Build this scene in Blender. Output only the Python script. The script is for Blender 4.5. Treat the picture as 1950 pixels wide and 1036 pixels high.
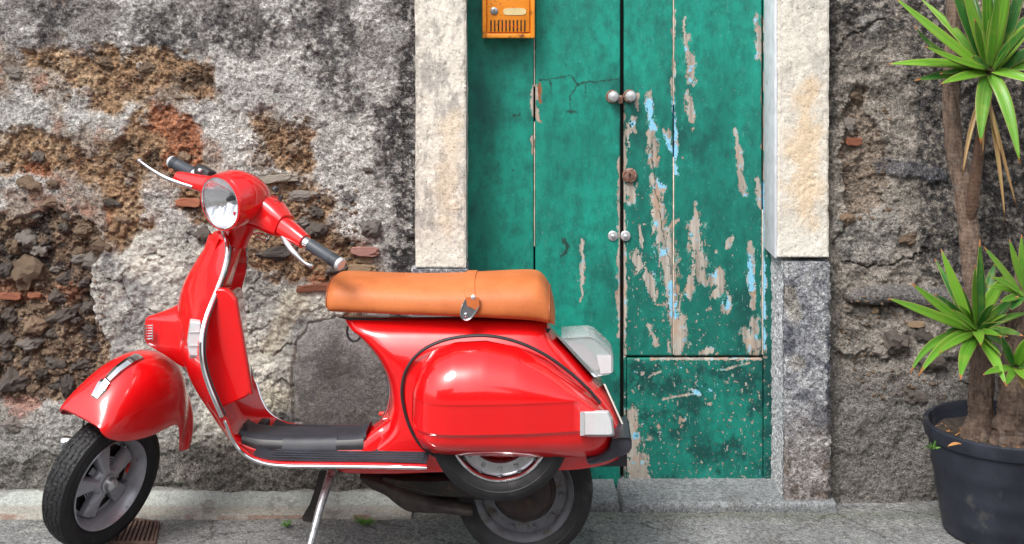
import bpy, bmesh, math, random
import numpy as np
from mathutils import Vector, Matrix, noise as mnoise
random.seed(7)
for o in list(bpy.data.objects): bpy.data.objects.remove(o)
sc = bpy.context.scene
C = sc.collection
# ------------------------------------------------------------------ camera, sky, sun, exposure
F, H = 2600.0, 1.75            # focal length in photo pixels (of 1950), eye height
cam = bpy.data.objects.new('camera', bpy.data.cameras.new('camera')); C.objects.link(cam)
cam.location = (0, 0, H); cam.rotation_euler = (math.pi/2, 0, 0)
cam.data.sensor_width = 36; cam.data.lens = F/1950*36
cam.data.shift_y = -518/1950; cam.data.clip_end = 300; cam.data.clip_start = .05
sc.camera = cam
SUN_EL, SUN_AZ = math.radians(52), math.radians(-32)     # azimuth: from the left, camera side
w = bpy.data.worlds.new('World'); sc.world = w; w.use_nodes = True
nt = w.node_tree; bg = nt.nodes['Background']
sky = nt.nodes.new('ShaderNodeTexSky'); sky.sky_type = 'NISHITA'; sky.sun_disc = False
sky.sun_elevation = SUN_EL; sky.sun_rotation = math.pi + SUN_AZ*-1
sky.dust_density = 3.0; sky.ozone_density = .6; sky.air_density = 1.0
hs = nt.nodes.new('ShaderNodeHueSaturation'); hs.inputs['Saturation'].default_value = .22; hs.inputs['Value'].default_value = 1.35
nt.links.new(sky.outputs[0], hs.inputs['Color']); nt.links.new(hs.outputs[0], bg.inputs[0])
bg.inputs[1].default_value = .13
sl = bpy.data.lights.new('sun', 'SUN'); sl.energy = 2.0; sl.angle = math.radians(20); sl.color = (1, .96, .9)
so = bpy.data.objects.new('sun', sl); C.objects.link(so)
d = Vector((math.sin(SUN_AZ)*math.cos(SUN_EL), -math.cos(SUN_AZ)*math.cos(SUN_EL), math.sin(SUN_EL)))
so.rotation_euler = d.to_track_quat('Z', 'Y').to_euler(); so.location = d*20
sc.view_settings.view_transform = 'Standard'; sc.view_settings.look = 'None'
sc.view_settings.exposure = .58; sc.view_settings.gamma = 1; sc.view_settings.use_curve_mapping = False
# ------------------------------------------------------------------ helpers
def tag(o, label=None, cat=None, group=None, kind=None):
    if label: o['label'] = label
    if cat: o['category'] = cat
    if group: o['group'] = group
    if kind: o['kind'] = kind
    return o
def thing(name, label, cat, loc=(0,0,0), rz=0, group=None):
    o = bpy.data.objects.new(name, None); C.objects.link(o); o.empty_display_size = .1
    o.location = loc; o.rotation_euler = (0,0,rz)
    return tag(o, label, cat, group)
def mesh(name, V, Fc, m, parent=None, smooth=True, ang=35, label=None, origin=None):
    me = bpy.data.meshes.new(name)
    V = [tuple(v) for v in V]
    if origin is not None: V = [(v[0]-origin[0], v[1]-origin[1], v[2]-origin[2]) for v in V]
    me.from_pydata(V, [], [tuple(int(i) for i in f) for f in Fc])
    me.validate(); 
    bm = bmesh.new(); bm.from_mesh(me); bmesh.ops.recalc_face_normals(bm, faces=bm.faces); bm.to_mesh(me); bm.free()
    if smooth:
        me.polygons.foreach_set('use_smooth', [True]*len(me.polygons))
        me.set_sharp_from_angle(angle=math.radians(ang))
    if m: me.materials.append(m)
    o = bpy.data.objects.new(name, me); C.objects.link(o)
    if parent: o.parent = parent
    if origin is not None: o.location = origin
    if label: o['label'] = label
    return o
class B:                                           # collects shapes for ONE mesh
    def __init__(s): s.V = []; s.F = []
    def add(s, V, Fc):
        n = len(s.V); s.V += [tuple(v) for v in V]; s.F += [tuple(i+n for i in f) for f in Fc]; return s
    def loft(s, secs, closed=True, cap=True, ring=False):
        n = len(secs[0]); V = [p for r in secs for p in r]; Fc = []
        m_ = len(secs)
        for i in range(m_ if ring else m_-1):
            for j in range(n if closed else n-1):
                a, b = i*n+j, i*n+(j+1) % n
                c, d_ = ((i+1) % m_)*n+(j+1) % n, ((i+1) % m_)*n+j
                Fc.append((a, b, c, d_))
        if cap and closed and not ring:
            Fc.append(tuple(range(n))); Fc.append(tuple(range((m_-1)*n, m_*n)))
        return s.add(V, Fc)
    def box(s, c, sz, M=None, bev=.0):
        x, y, z = [a/2 for a in sz]; bev = min(bev, x*.9, y*.9, z*.9)
        bm = bmesh.new(); bmesh.ops.create_cube(bm, size=1)
        for v in bm.verts: v.co = Vector((v.co.x*2*x, v.co.y*2*y, v.co.z*2*z))
        if bev > 0: bmesh.ops.bevel(bm, geom=bm.edges[:], offset=bev, segments=2, affect='EDGES', profile=.5)
        V = [Vector(v.co) for v in bm.verts]; Fc = [[v.index for v in f.verts] for f in bm.faces]; bm.free()
        if M is not None: V = [M @ v for v in V]
        return s.add([v+Vector(c) for v in V], Fc)
    def revolve(s, o, axis, prof, n=48, close=False, cap=True):
        """prof: (offset along axis, radius)"""
        o = np.array(o, float); a = np.array(axis, float); a /= np.linalg.norm(a)
        u = np.cross(a, [0,0,1.]) if abs(a[2]) < .9 else np.cross(a, [1.,0,0]); u /= np.linalg.norm(u); v = np.cross(a, u)
        secs = []
        for h, r in prof:
            r = max(r, 1e-4)
            secs.append([o+a*h+r*(u*math.cos(2*math.pi*k/n)+v*math.sin(2*math.pi*k/n)) for k in range(n)])
        return s.loft(secs, cap=cap and not close, ring=close)
    def tube(s, path, r, n=10, cap=True, flat=None):
        P = [np.array(p, float) for p in path]; secs = []
        up = None
        for i, p in enumerate(P):
            t = P[min(i+1, len(P)-1)]-P[max(i-1, 0)]; t /= (np.linalg.norm(t)+1e-9)
            if up is None:
                up = np.array([0,1.,0]) if abs(t[1]) < .9 else np.array([0,0,1.])
            sd = np.cross(t, up); sd /= (np.linalg.norm(sd)+1e-9); up = np.cross(sd, t)
            rr = r[i] if hasattr(r, '__len__') else r
            fx = 1 if flat is None else flat
            secs.append([p+rr*(sd*math.cos(2*math.pi*k/n)+up*fx*math.sin(2*math.pi*k/n)) for k in range(n)])
        return s.loft(secs, cap=cap)
    def ob(s, name, m, parent=None, **k): return mesh(name, s.V, s.F, m, parent, **k)
def spline(P, n):
    """Catmull-Rom resample of a polyline (any dimension)"""
    P = [np.array(p, float) for p in P]; Q = [2*P[0]-P[1]]+P+[2*P[-1]-P[-2]]; out = []
    segs = len(P)-1
    for k in range(n):
        t = k/(n-1)*segs; i = min(int(t), segs-1); t -= i
        a, b, c, d_ = Q[i:i+4]
        out.append(.5*((2*b)+(-a+c)*t+(2*a-5*b+4*c-d_)*t*t+(-a+3*b-3*c+d_)*t**3))
    return out
def lerp_tab(T, x): return [np.interp(x, [r[0] for r in T], [r[k] for r in T]) for k in range(1, len(T[0]))]
def smooth_tab(T, n):
    return spline(T, n)
def wp(px, py, Y): return np.array([(px-975)/F*Y, Y, H-py/F*Y])       # photo pixel at depth Y -> world
# ---- numpy noise
def _h(ix, iy, seed):
    n = (ix.astype(np.int64)*374761393+iy.astype(np.int64)*668265263+seed*982451653) & 0xffffffff
    n = ((n ^ (n >> 13))*1274126177) & 0xffffffff
    return ((n ^ (n >> 16)) & 0xffffff)/float(0xffffff)
def vn(x, y, seed=0):
    ix, iy = np.floor(x), np.floor(y); fx, fy = x-ix, y-iy
    fx = fx*fx*fx*(fx*(fx*6-15)+10); fy = fy*fy*fy*(fy*(fy*6-15)+10)
    a, b, c, d_ = _h(ix,iy,seed), _h(ix+1,iy,seed), _h(ix,iy+1,seed), _h(ix+1,iy+1,seed)
    return (a*(1-fx)+b*fx)*(1-fy)+(c*(1-fx)+d_*fx)*fy
def fbm(x, y, s, oct=5, seed=0, gain=.5):
    """s = feature size in px; returns ~ -1..1"""
    r = np.zeros_like(x, dtype=float); a = 1; t = 0; x = x/s; y = y/s
    for i in range(oct):
        r += a*(vn(x, y, seed+i*17)*2-1); t += a; a *= gain
        x, y = x*2.03*.8+y*2.03*.6+13.1, -x*2.03*.6+y*2.03*.8+7.7
    return r/t
def worley(x, y, s, seed=0):
    X, Y = x/s, y/s; ix, iy = np.floor(X), np.floor(Y)
    d1 = np.full(X.shape, 9.); d2 = np.full(X.shape, 9.); cid = np.zeros(X.shape)
    for i in (-1,0,1):
        for j in (-1,0,1):
            cx, cy = ix+i, iy+j
            px, py = cx+_h(cx,cy,seed), cy+_h(cx,cy,seed+5)
            dd = np.hypot(X-px, Y-py); new = dd < d1
            d2 = np.where(new, d1, np.minimum(d2, dd)); cid = np.where(new, _h(cx,cy,seed+9), cid); d1 = np.where(new, dd, d1)
    return d1, d2, cid
def psdf(x, y, P):
    """signed distance to polygon, positive inside"""
    d_ = np.full(x.shape, 1e9); ins = np.zeros(x.shape, bool)
    for i in range(len(P)):
        ax, ay = P[i]; bx, by = P[(i+1) % len(P)]
        ex, ey = bx-ax, by-ay; t = np.clip(((x-ax)*ex+(y-ay)*ey)/(ex*ex+ey*ey+1e-9), 0, 1)
        d_ = np.minimum(d_, np.hypot(x-ax-t*ex, y-ay-t*ey))
        cond = ((ay > y) != (by > y)); 
        with np.errstate(divide='ignore', invalid='ignore'):
            xi = (bx-ax)*(y-ay)/(by-ay if by != ay else 1e-9)+ax
        ins ^= cond & (x < xi)
    return np.where(ins, d_, -d_)
def ss(x, a, b):
    t = np.clip((x-a)/(b-a), 0, 1); return t*t*(3-2*t)
def mixc(c, col, m): return c*(1-m[..., None])+np.array(col)*m[..., None]
def strokes(x, y, S):
    """S: list of [(px,py,w),...]; returns field 1 on the line .. 0 at w .. negative"""
    f = np.full(x.shape, -9.)
    for L_ in S:
        if len(L_) == 1: L_ = [L_[0], (L_[0][0]+.1, L_[0][1]+.1, L_[0][2])]
        for (ax,ay,aw),(bx,by,bw) in zip(L_, L_[1:]):
            ex, ey = bx-ax, by-ay; t = np.clip(((x-ax)*ex+(y-ay)*ey)/(ex*ex+ey*ey+1e-9), 0, 1)
            f = np.maximum(f, 1-np.hypot(x-ax-t*ex, y-ay-t*ey)/(aw+(bw-aw)*t))
    return f
def grid_mesh(name, P, col, m, parent=None, attrs=None, alpha=None, **k):
    """P: (ny,nx,3) positions; col (ny,nx,3) linear albedo"""
    ny, nx = P.shape[:2]; me = bpy.data.meshes.new(name)
    idx = np.arange(ny*nx).reshape(ny, nx)
    q = np.stack([idx[:-1,:-1], idx[1:,:-1], idx[1:,1:], idx[:-1,1:]], -1).reshape(-1, 4)
    me.vertices.add(ny*nx); me.vertices.foreach_set('co', P.reshape(-1).astype(np.float32))
    me.loops.add(q.size); me.loops.foreach_set('vertex_index', q.reshape(-1).astype(np.int32))
    me.polygons.add(len(q)); me.polygons.foreach_set('loop_start', np.arange(0, q.size, 4, dtype=np.int32))
    me.polygons.foreach_set('loop_total', np.full(len(q), 4, dtype=np.int32)); me.update(calc_edges=True)
    me.polygons.foreach_set('use_smooth', np.ones(len(q), bool))
    if col is not None:
        a = me.color_attributes.new('Col', 'FLOAT_COLOR', 'POINT')
        a.data.foreach_set('color', np.concatenate([np.clip(col, 0, 1), np.ones((ny,nx,1)) if alpha is None else alpha[..., None]], -1).reshape(-1).astype(np.float32))
    for n_, v in (attrs or {}).items():
        a = me.attributes.new(n_, 'FLOAT', 'POINT'); a.data.foreach_set('value', v.reshape(-1).astype(np.float32))
    me.materials.append(m); me.validate()
    o = bpy.data.objects.new(name, me); C.objects.link(o)
    if parent: o.parent = parent
    return o
# ------------------------------------------------------------------ materials
def newmat(n):
    m = bpy.data.materials.new(n); m.use_nodes = True; return m, m.node_tree, m.node_tree.nodes['Principled BSDF']
def N(nt, t, **k):
    n = nt.nodes.new('ShaderNode'+t)
    for a, b in k.items():
        if a in n.inputs: n.inputs[a].default_value = b
        else: setattr(n, a, b)
    return n
def math_(nt, op, a, b=None, c=None, clamp=False):
    n = nt.nodes.new('ShaderNodeMath'); n.operation = op; n.use_clamp = clamp
    for i, v in enumerate((a, b, c)):
        if v is None: continue
        if isinstance(v, (int, float)): n.inputs[i].default_value = v
        else: nt.links.new(v, n.inputs[i])
    return n.outputs[0]
def mix(nt, f, a, b, typ='MIX'):
    n = nt.nodes.new('ShaderNodeMix'); n.data_type = 'RGBA'; n.blend_type = typ
    for s_, v in ((n.inputs[0], f), (n.inputs[6], a), (n.inputs[7], b)):
        if isinstance(v, (int, float)): s_.default_value = v
        elif isinstance(v, tuple): s_.default_value = (*v, 1)
        else: nt.links.new(v, s_)
    return n.outputs[2]
def ramp(nt, x, lo, hi, a=0., b=1.):
    n = nt.nodes.new('ShaderNodeMapRange'); n.clamp = True
    nt.links.new(x, n.inputs[0]); n.inputs[1].default_value = lo; n.inputs[2].default_value = hi
    n.inputs[3].default_value = a; n.inputs[4].default_value = b; return n.outputs[0]
def noise(nt, scale, detail=4, rough=.55, vec=None, dist=0, out=0):
    n = N(nt, 'TexNoise'); n.inputs['Scale'].default_value = scale; n.inputs['Detail'].default_value = detail
    n.inputs['Roughness'].default_value = rough; n.inputs['Distortion'].default_value = dist
    if vec is None: vec = coords(nt)
    nt.links.new(vec, n.inputs['Vector']); return n.outputs[out]
def coords(nt, kind='Object', sc_=None):
    for n in nt.nodes:
        if n.bl_idname == 'ShaderNodeTexCoord': tc = n; break
    else: tc = nt.nodes.new('ShaderNodeTexCoord')
    v = tc.outputs[kind]
    if sc_:
        mp = N(nt, 'Mapping'); mp.inputs['Scale'].default_value = sc_; nt.links.new(v, mp.inputs[0]); v = mp.outputs[0]
    return v
def bump(nt, bs, h, st=.5, dist=.002, prev=None):
    b = N(nt, 'Bump'); b.inputs['Strength'].default_value = st; b.inputs['Distance'].default_value = dist
    nt.links.new(h, b.inputs['Height'])
    if prev: nt.links.new(prev, b.inputs['Normal'])
    nt.links.new(b.outputs[0], bs.inputs['Normal']); return b.outputs[0]
def simple(name, col, rough=.5, metal=0, coat=0, var=0., vscale=30, bmp=0, bscale=200, dirt=None, spec=.5, rvar=0):
    m, nt, bs = newmat(name); bs.inputs['Roughness'].default_value = rough; bs.inputs['Metallic'].default_value = metal
    bs.inputs['Coat Weight'].default_value = coat; bs.inputs['Coat Roughness'].default_value = .03
    bs.inputs['Specular IOR Level'].default_value = spec
    c = None
    if var:
        f = ramp(nt, noise(nt, vscale, 5), .3, .7)
        c = mix(nt, f, tuple(x*(1-var) for x in col), tuple(min(1, x*(1+var)) for x in col))
    if dirt:
        f = ramp(nt, noise(nt, dirt[1], 6, .65), dirt[2], dirt[2]+.12)
        c = mix(nt, f, c if c is not None else tuple(col), dirt[0])
    if c is not None: nt.links.new(c, bs.inputs['Base Color'])
    else: bs.inputs['Base Color'].default_value = (*col, 1)
    if rvar: nt.links.new(ramp(nt, noise(nt, 14, 5), .3, .7, max(0, rough-rvar), rough+rvar), bs.inputs['Roughness'])
    if bmp: bump(nt, bs, noise(nt, bscale, 4), bmp, .001)
    return m
M = {}
M['red'] = simple('red_paint', (.74, .005, .007), .22, coat=1, spec=.5)
nt = M['red'].node_tree; bs = nt.nodes['Principled BSDF']
bump(nt, bs, noise(nt, 9, 2), .06, .01)
nt.links.new(mix(nt, ramp(nt, noise(nt, 260, 2), .70, .76), (.74, .0045, .007), (.30, .05, .04)), bs.inputs['Base Color'])
M['chrome'] = simple('chrome', (.82, .83, .86), .09, 1, var=.06, vscale=60, rvar=.05)
M['alu'] = simple('cast_aluminium', (.60, .61, .64), .38, 1, var=.12, vscale=40, bmp=.15, bscale=400)
M['rimgrey'] = simple('grey_rim_paint', (.36, .37, .41), .32, .35, coat=.3, var=.12, vscale=25, dirt=((.16,.13,.11), 26, .60), bmp=.05)
M['oldrim'] = simple('dusty_grey_rim_paint', (.13, .133, .15), .42, .3, var=.18, vscale=25, dirt=((.08,.065,.05), 22, .55), bmp=.1)
M['rubber'] = simple('tyre_rubber', (.013, .013, .015), .58, var=.35, vscale=18, bmp=.3, bscale=300, dirt=((.038,.035,.033), 14, .60), spec=.35)
M['black'] = simple('black_plastic', (.022, .022, .025), .42, var=.2, bmp=.15, bscale=600)
M['mat'] = simple('rubber_mat', (.028, .030, .040), .5, var=.25, vscale=22, bmp=.3, bscale=500, dirt=((.07,.07,.075), 30, .62))
M['grip'] = simple('grip_rubber', (.05, .058, .07), .45, var=.1)
M['bumper'] = simple('grey_black_plastic', (.035, .035, .046), .4, var=.15, bmp=.1)
M['dark'] = simple('grimy_black_metal', (.02, .018, .017), .6, .2, var=.4, vscale=30, dirt=((.06,.035,.022), 25, .55), bmp=.4)
M['rust'] = simple('rusty_exhaust', (.036, .027, .025), .68, .2, var=.5, vscale=20, dirt=((.07,.04,.028), 18, .60), bmp=.5, bscale=150)
M['steel'] = simple('worn_steel', (.40, .41, .43), .4, .8, var=.3, vscale=50, dirt=((.12,.10,.08), 60, .55))
# leather seat
m, nt, bs = newmat('tan_leatherette'); M['seat'] = m
c = mix(nt, ramp(nt, noise(nt, 8, 7, .65), .35, .65), (.47, .125, .030), (.58, .170, .048))
c = mix(nt, ramp(nt, noise(nt, 90, 3), .62, .75), c, (.40, .10, .025)); nt.links.new(c, bs.inputs['Base Color'])
bs.inputs['Roughness'].default_value = .58
v = N(nt, 'TexVoronoi'); v.inputs['Scale'].default_value = 420; nt.links.new(coords(nt), v.inputs['Vector'])
b1 = bump(nt, bs, v.outputs['Distance'], .12, .0006); bump(nt, bs, noise(nt, 14, 3), .15, .006, b1)
def glassy(name, col, rough=.05, trans=1., ior=1.45):
    m, nt, bs = newmat(name); bs.inputs['Base Color'].default_value = (*col, 1); bs.inputs['Roughness'].default_value = rough
    bs.inputs['Transmission Weight'].default_value = trans; bs.inputs['IOR'].default_value = ior; return m
def thin(name, tint, refl=.12, rough=.02, haze=.0):
    m, nt, bs = newmat(name); out = nt.nodes['Material Output']
    tr = N(nt, 'BsdfTransparent'); tr.inputs[0].default_value = (*tint, 1); gl = N(nt, 'BsdfGlossy'); gl.inputs['Roughness'].default_value = rough
    fr = N(nt, 'LayerWeight'); fr.inputs[0].default_value = .25; f = math_(nt, 'MULTIPLY_ADD', fr.outputs['Facing'], .6, refl, clamp=True)
    m1 = N(nt, 'MixShader'); nt.links.new(f, m1.inputs[0]); nt.links.new(tr.outputs[0], m1.inputs[1]); nt.links.new(gl.outputs[0], m1.inputs[2])
    bs.inputs['Base Color'].default_value = (.85,.86,.88,1); bs.inputs['Roughness'].default_value = .25
    m2 = N(nt, 'MixShader'); m2.inputs[0].default_value = haze; nt.links.new(m1.outputs[0], m2.inputs[1]); nt.links.new(bs.outputs[0], m2.inputs[2]); nt.links.new(m2.outputs[0], out.inputs[0]); return m
M['glass'] = thin('clear_glass', (.97,.98,1), .04)
m = M['lens'] = simple('ribbed_clear_lens', (.86, .87, .90), .12, coat=1, spec=.6)
nt = m.node_tree; bs = nt.nodes['Principled BSDF']; bs.inputs['Transmission Weight'].default_value = .35
wv = N(nt, 'TexWave'); wv.inputs['Scale'].default_value = 60; wv.bands_direction = 'X'; nt.links.new(coords(nt), wv.inputs['Vector'])
bump(nt, bs, wv.outputs['Fac'], .25, .0015)
M['reflector'] = simple('polished_reflector', (.93, .94, .96), .16, .78)
M['lampgrey'] = simple('lamp_housing_grey', (.62,.63,.66), .3, .4)
M['orange'] = simple('orange_bulb', (.8, .12, .02), .3)
M['redlens'] = simple('red_rubber', (.6, .03, .02), .4)
# masonry with colour attribute
def masonry(name, grain=.5, gs=1., rough=.93, speck=.5, bst=.9):
    m, nt, bs = newmat(name); at = N(nt, 'VertexColor'); at.layer_name = 'Col'
    c = at.outputs[0]
    f1 = ramp(nt, noise(nt, 85*gs, 6, .78), .37, .63, 1-grain*1.15, 1+grain*1.05)
    f2 = ramp(nt, noise(nt, 330*gs, 3, .7), .3, .7, 1-speck*.6, 1+speck*.6)
    g = math_(nt, 'MULTIPLY', f1, f2)
    cc = N(nt, 'CombineColor'); [nt.links.new(g, cc.inputs[i]) for i in range(3)]
    A_ = at.outputs['Alpha']; c = mix(nt, A_, c, cc.outputs[0], 'MULTIPLY')
    # pale grit and dark pores, both real-colour specks
    sp = noise(nt, 210*gs, 2, .5, out=0)
    c = mix(nt, ramp(nt, sp, .62, .70, 0, .6), c, (.62,.60,.56))
    sp2 = noise(nt, 160*gs, 4, .6, vec=coords(nt, 'Object', (1.1,1,.9)))
    c = mix(nt, math_(nt, 'MULTIPLY', A_, ramp(nt, sp2, .40, .33, 0, min(.9, .5+grain*.6))), c, (.035,.032,.03))
    nt.links.new(c, bs.inputs['Base Color']); bs.inputs['Roughness'].default_value = rough
    bs.inputs['Specular IOR Level'].default_value = .25
    h = math_(nt, 'MULTIPLY', math_(nt, 'ADD', noise(nt, 62*gs, 8, .8), math_(nt, 'MULTIPLY', sp2, 1.1)), A_)
    bump(nt, bs, h, bst, .014)
    return m
M['wall'] = masonry('weathered_rubble_wall', .55, 1, speck=.8, bst=1)
M['wallR'] = masonry('dark_weathered_wall', .55, 1, speck=.8, bst=1)
M['jamb'] = masonry('flaking_limewash_stone', .12, .9, speck=.2, bst=.3)
M['granite'] = masonry('rough_lava_stone', .6, 1.0, speck=.9, bst=1)
M['ground'] = masonry('worn_pavement', .42, .8, speck=.8, bst=.8)
def stone_mat(name, a, b, c3, grain=60, dust=True):
    m, nt, bs = newmat(name)
    oi = N(nt, 'ObjectInfo')
    c = mix(nt, ramp(nt, noise(nt, grain, 6, .7), .32, .68), a, b)
    c = mix(nt, ramp(nt, noise(nt, grain*3, 3, .6), .6, .68), c, c3)
    c = mix(nt, ramp(nt, noise(nt, 22, 6, .7), .47, .60, 0, .8), c, (.20,.135,.09) if dust else c3)
    r = ramp(nt, oi.outputs['Random'], 0, 1, .7, 1.35)
    cc = N(nt, 'CombineColor'); [nt.links.new(r, cc.inputs[i]) for i in range(3)]
    c = mix(nt, 1., c, cc.outputs[0], 'MULTIPLY')
    nt.links.new(c, bs.inputs['Base Color']); bs.inputs['Roughness'].default_value = .9
    bump(nt, bs, noise(nt, grain*2, 7, .75), .9, .006); return m
M['st_dark'] = stone_mat('dark_lava_stone', (.035,.034,.036), (.10,.095,.095), (.2,.19,.18))
M['st_grey'] = stone_mat('grey_field_stone', (.14,.135,.13), (.27,.25,.235), (.40,.38,.35))
M['st_brown'] = stone_mat('brown_field_stone', (.13,.085,.055), (.26,.18,.12), (.36,.28,.2))
M['st_brick'] = stone_mat('old_red_brick', (.36,.10,.05), (.50,.17,.085), (.30,.2,.15))
M['st_pink'] = stone_mat('dusty_pink_brick', (.36,.15,.13), (.48,.25,.22), (.5,.42,.38))
M['st_tan'] = stone_mat('tan_brick', (.45,.30,.18), (.58,.43,.28), (.35,.26,.2))
M['st_slab'] = stone_mat('pale_slab', (.36,.32,.26), (.48,.44,.38), (.2,.17,.14), dust=False)
# ------------------------------------------------------------------ SETTING: walls
YW, YJ, YD = 4.76, 4.70, 4.90
def XW(px, Y=YW): return (px-975)/F*Y
def ZW(py, Y=YW): return H-py/F*Y
def wall_left():
    st = 2.0
    xs = np.arange(-400, 792+st, st); ys = np.arange(-260, 972+st, st)
    x, y = np.meshgrid(xs, ys)
    wx = x+fbm(x, y, 60, 5, 3)*26+fbm(x, y, 12, 3, 5)*7; wy = y+fbm(x, y, 60, 5, 11)*26+fbm(x, y, 12, 3, 15)*7
    n1 = fbm(x, y, 140, 5, 21); n2 = fbm(x, y, 26, 5, 22, .6); n3 = fbm(x, y, 7, 3, 23, .6)
    col = np.ones(x.shape+(3,))*np.array((.56,.54,.515))
    col *= (1+.25*n1+.42*n2+.45*n3)[..., None]
    h = .014*n1+.012*n2+.0045*n3
    # purple-dark mottling on the upper render
    m_ = ss(fbm(x, y, 90, 5, 31, .65)+.25*ss(200-y, 0, 160)-.12, .0, .3)*ss(y, 330, 120)
    col = mixc(col, (.15,.13,.135), m_*.62)
    # pale lime patches
    pale = [[(395,190),(440,150),(520,130),(600,150),(640,210),(610,250),(600,240),(560,225),(520,205),(480,200),(440,230),(400,215)],
            [(330,100),(420,120),(430,170),(400,200),(340,170)], [(725,40),(755,60),(765,140),(735,150),(725,90)],
            [(100,330),(180,335),(190,300),(240,300),(250,360),(180,400),(60,395),(20,370)],
            [(0,230),(100,190),(150,220),(210,230),(240,250),(200,290),(130,262),(60,270),(0,268)]]
    for P in pale:
        m_ = ss(psdf(wx, wy, P), -6, 10); col = mixc(col, (.50,.49,.47), m_*.55); h += .006*m_
    # soft rust-brown bleed over the grey
    rb = strokes(x, y, [[(0,130,60),(120,150,70),(330,150,60),(410,180,40)],[(0,300,90),(150,290,90),(330,270,100),(390,330,70)],[(60,400,120),(240,420,90)],[(240,340,110)],[(520,270,80)],[(560,430,110),(660,500,60)],[(30,800,60)]])
    rbm = ss(np.clip(rb, -.3, 1)+1.3*fbm(x, y, 55, 6, 37, .68), .1, .8)
    col = mixc(col, (.34,.235,.16), rbm*.62); col = mixc(col, (.42,.17,.10), rbm*ss(fbm(x, y, 40, 5, 38, .65), .1, .4)*.5)
    # exposed brown mortar core
    brown = [[(35,100),(90,92),(150,98),(220,90),(290,86),(330,108),(372,118),(412,125),(408,165),(398,195),(370,170),(335,150),(325,170),(285,190),(245,200),(225,225),(200,222),(178,212),(190,180),(150,160),(110,130),(70,140),(40,125)],
             [(-250,262),(0,262),(60,258),(105,262),(140,285),(180,292),(215,270),(238,235),(255,212),(290,196),(345,210),(370,235),(385,270),(402,300),(398,330),(385,360),(360,360),(330,330),(300,330),(280,350),(270,400),(290,440),(240,470),(200,460),(190,420),(200,380),(190,345),(130,340),(80,345),(40,335),(-250,330)],
             [(470,218),(500,208),(530,216),(560,232),(590,250),(598,290),(592,330),(565,335),(540,325),(520,290),(490,262),(472,240)],
             [(490,345),(560,330),(610,345),(640,370),(620,410),(650,440),(690,470),(680,520),(560,535),(480,505),(440,470),(470,430),(500,400),(480,370)],
             [(540,480),(640,470),(700,500),(690,540),(640,560),(560,530)],
             [(330,330),(400,330),(410,420),(400,470),(360,430),(330,400),(345,360)]]
    bm_ = np.zeros(x.shape)
    for P in brown: bm_ = np.maximum(bm_, ss(psdf(wx, wy, P)+9*fbm(x, y, 18, 4, 39, .7), -9, 10))
    bm_ = bm_*ss(fbm(x, y, 34, 6, 40, .7), -.62, -.25)
    rub = [(-250,390),(0,392),(60,400),(110,395),(170,415),(200,470),(185,520),(180,570),(195,640),(215,690),(200,740),(150,775),(90,760),(40,775),(-250,790)]
    rm = ss(psdf(wx, wy, rub), -4, 6)
    bn = fbm(x, y, 40, 5, 41, .6); red = ss(fbm(x, y, 70, 4, 45)+.9*ss(strokes(x, y, [[(310,220,70),(360,280,60),(330,310,50)],[(70,340,60)],[(150,300,50)],[(0,560,60),(120,560,40)],[(600,545,40)]]), 0, 1)-.35, 0, .5)
    bc = mixc(np.ones(x.shape+(3,))*np.array((.38,.235,.135)), (.52,.36,.225), ss(bn, 0, .5))
    bc = mixc(bc, (.15,.10,.065), ss(-bn, .15, .5)); bc = mixc(bc, (.46,.17,.085), red*.8)
    bc *= (1+.45*n3+.22*n2)[..., None]
    col = mixc(col, (0,0,0), bm_)+bc*bm_[..., None]
    rc = mixc(np.ones(x.shape+(3,))*np.array((.19,.125,.085)), (.33,.235,.16), ss(bn, .05, .5)); rc = mixc(rc, (.075,.06,.055), ss(-bn, .0, .4)); rc = mixc(rc, (.33,.12,.06), red*.5)
    rc *= (1+.5*n3)[..., None]
    col = mixc(col, (0,0,0), rm)+rc*rm[..., None]
    d1, d2, cid = worley(wx, wy, 15, 3); lump = np.clip(1-d1*1.25, 0, 1)**.7
    d1b, _, cidb = worley(wx, wy, 30, 8); lumpb = np.clip(1-d1b*1.3, 0, 1)**.7
    h += bm_*(-.013+.008*bn+.005*lump*(cid > .45)+.006*n3)
    h += rm*(-.026+.013*bn+.013*lump*(cid > .3)+.016*lumpb*(cidb > .5)+.005*n3)
    edge = ss(psdf(wx, wy, rub), -26, -2)*(1-rm); h += .004*edge
    # light cement infill behind the scooter
    cem = [(188,480),(240,465),(300,440),(380,430),(440,455),(500,510),(560,540),(640,560),(700,570),(745,600),(748,830),(560,815),(500,850),(300,860),(230,770),(215,690),(195,640),(182,560)]
    cm = ss(psdf(wx, wy, cem), -4, 8)
    cn = fbm(x, y, 70, 5, 51, .6)
    cc = mixc(np.ones(x.shape+(3,))*np.array((.52,.51,.47)), (.72,.70,.62), ss(cn, .0, .4)); cc = mixc(cc, (.30,.30,.30), ss(-cn, .12, .45))
    cc = mixc(cc, (.72,.66,.50), ss(strokes(x, y, [[(560,580,40),(520,660,30)],[(530,760,50)]])+.5*cn, .1, .7)*.6)
    cr1, cr2, _ = worley(wx, wy, 85, 61); crk = ss(cr2-cr1, .055, .0)*ss(fbm(x, y, 50, 3, 66), -.1, .3)
    cc = mixc(cc, (.14,.13,.12), crk*.8)*(1+.22*n3+.15*n2)[..., None]
    col = mixc(col, (0,0,0), cm)+cc*cm[..., None]
    h += cm*(.004+.010*cn-.008*crk+.002*n3)
    # smooth grey boulder
    bo = [(562,800),(556,720),(565,660),(590,618),(640,603),(690,615),(730,650),(752,710),(752,800),(700,822),(600,820)]
    sd = psdf(x+n2*6, y+n2*6, bo); bmk = ss(sd, -2, 4)
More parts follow.
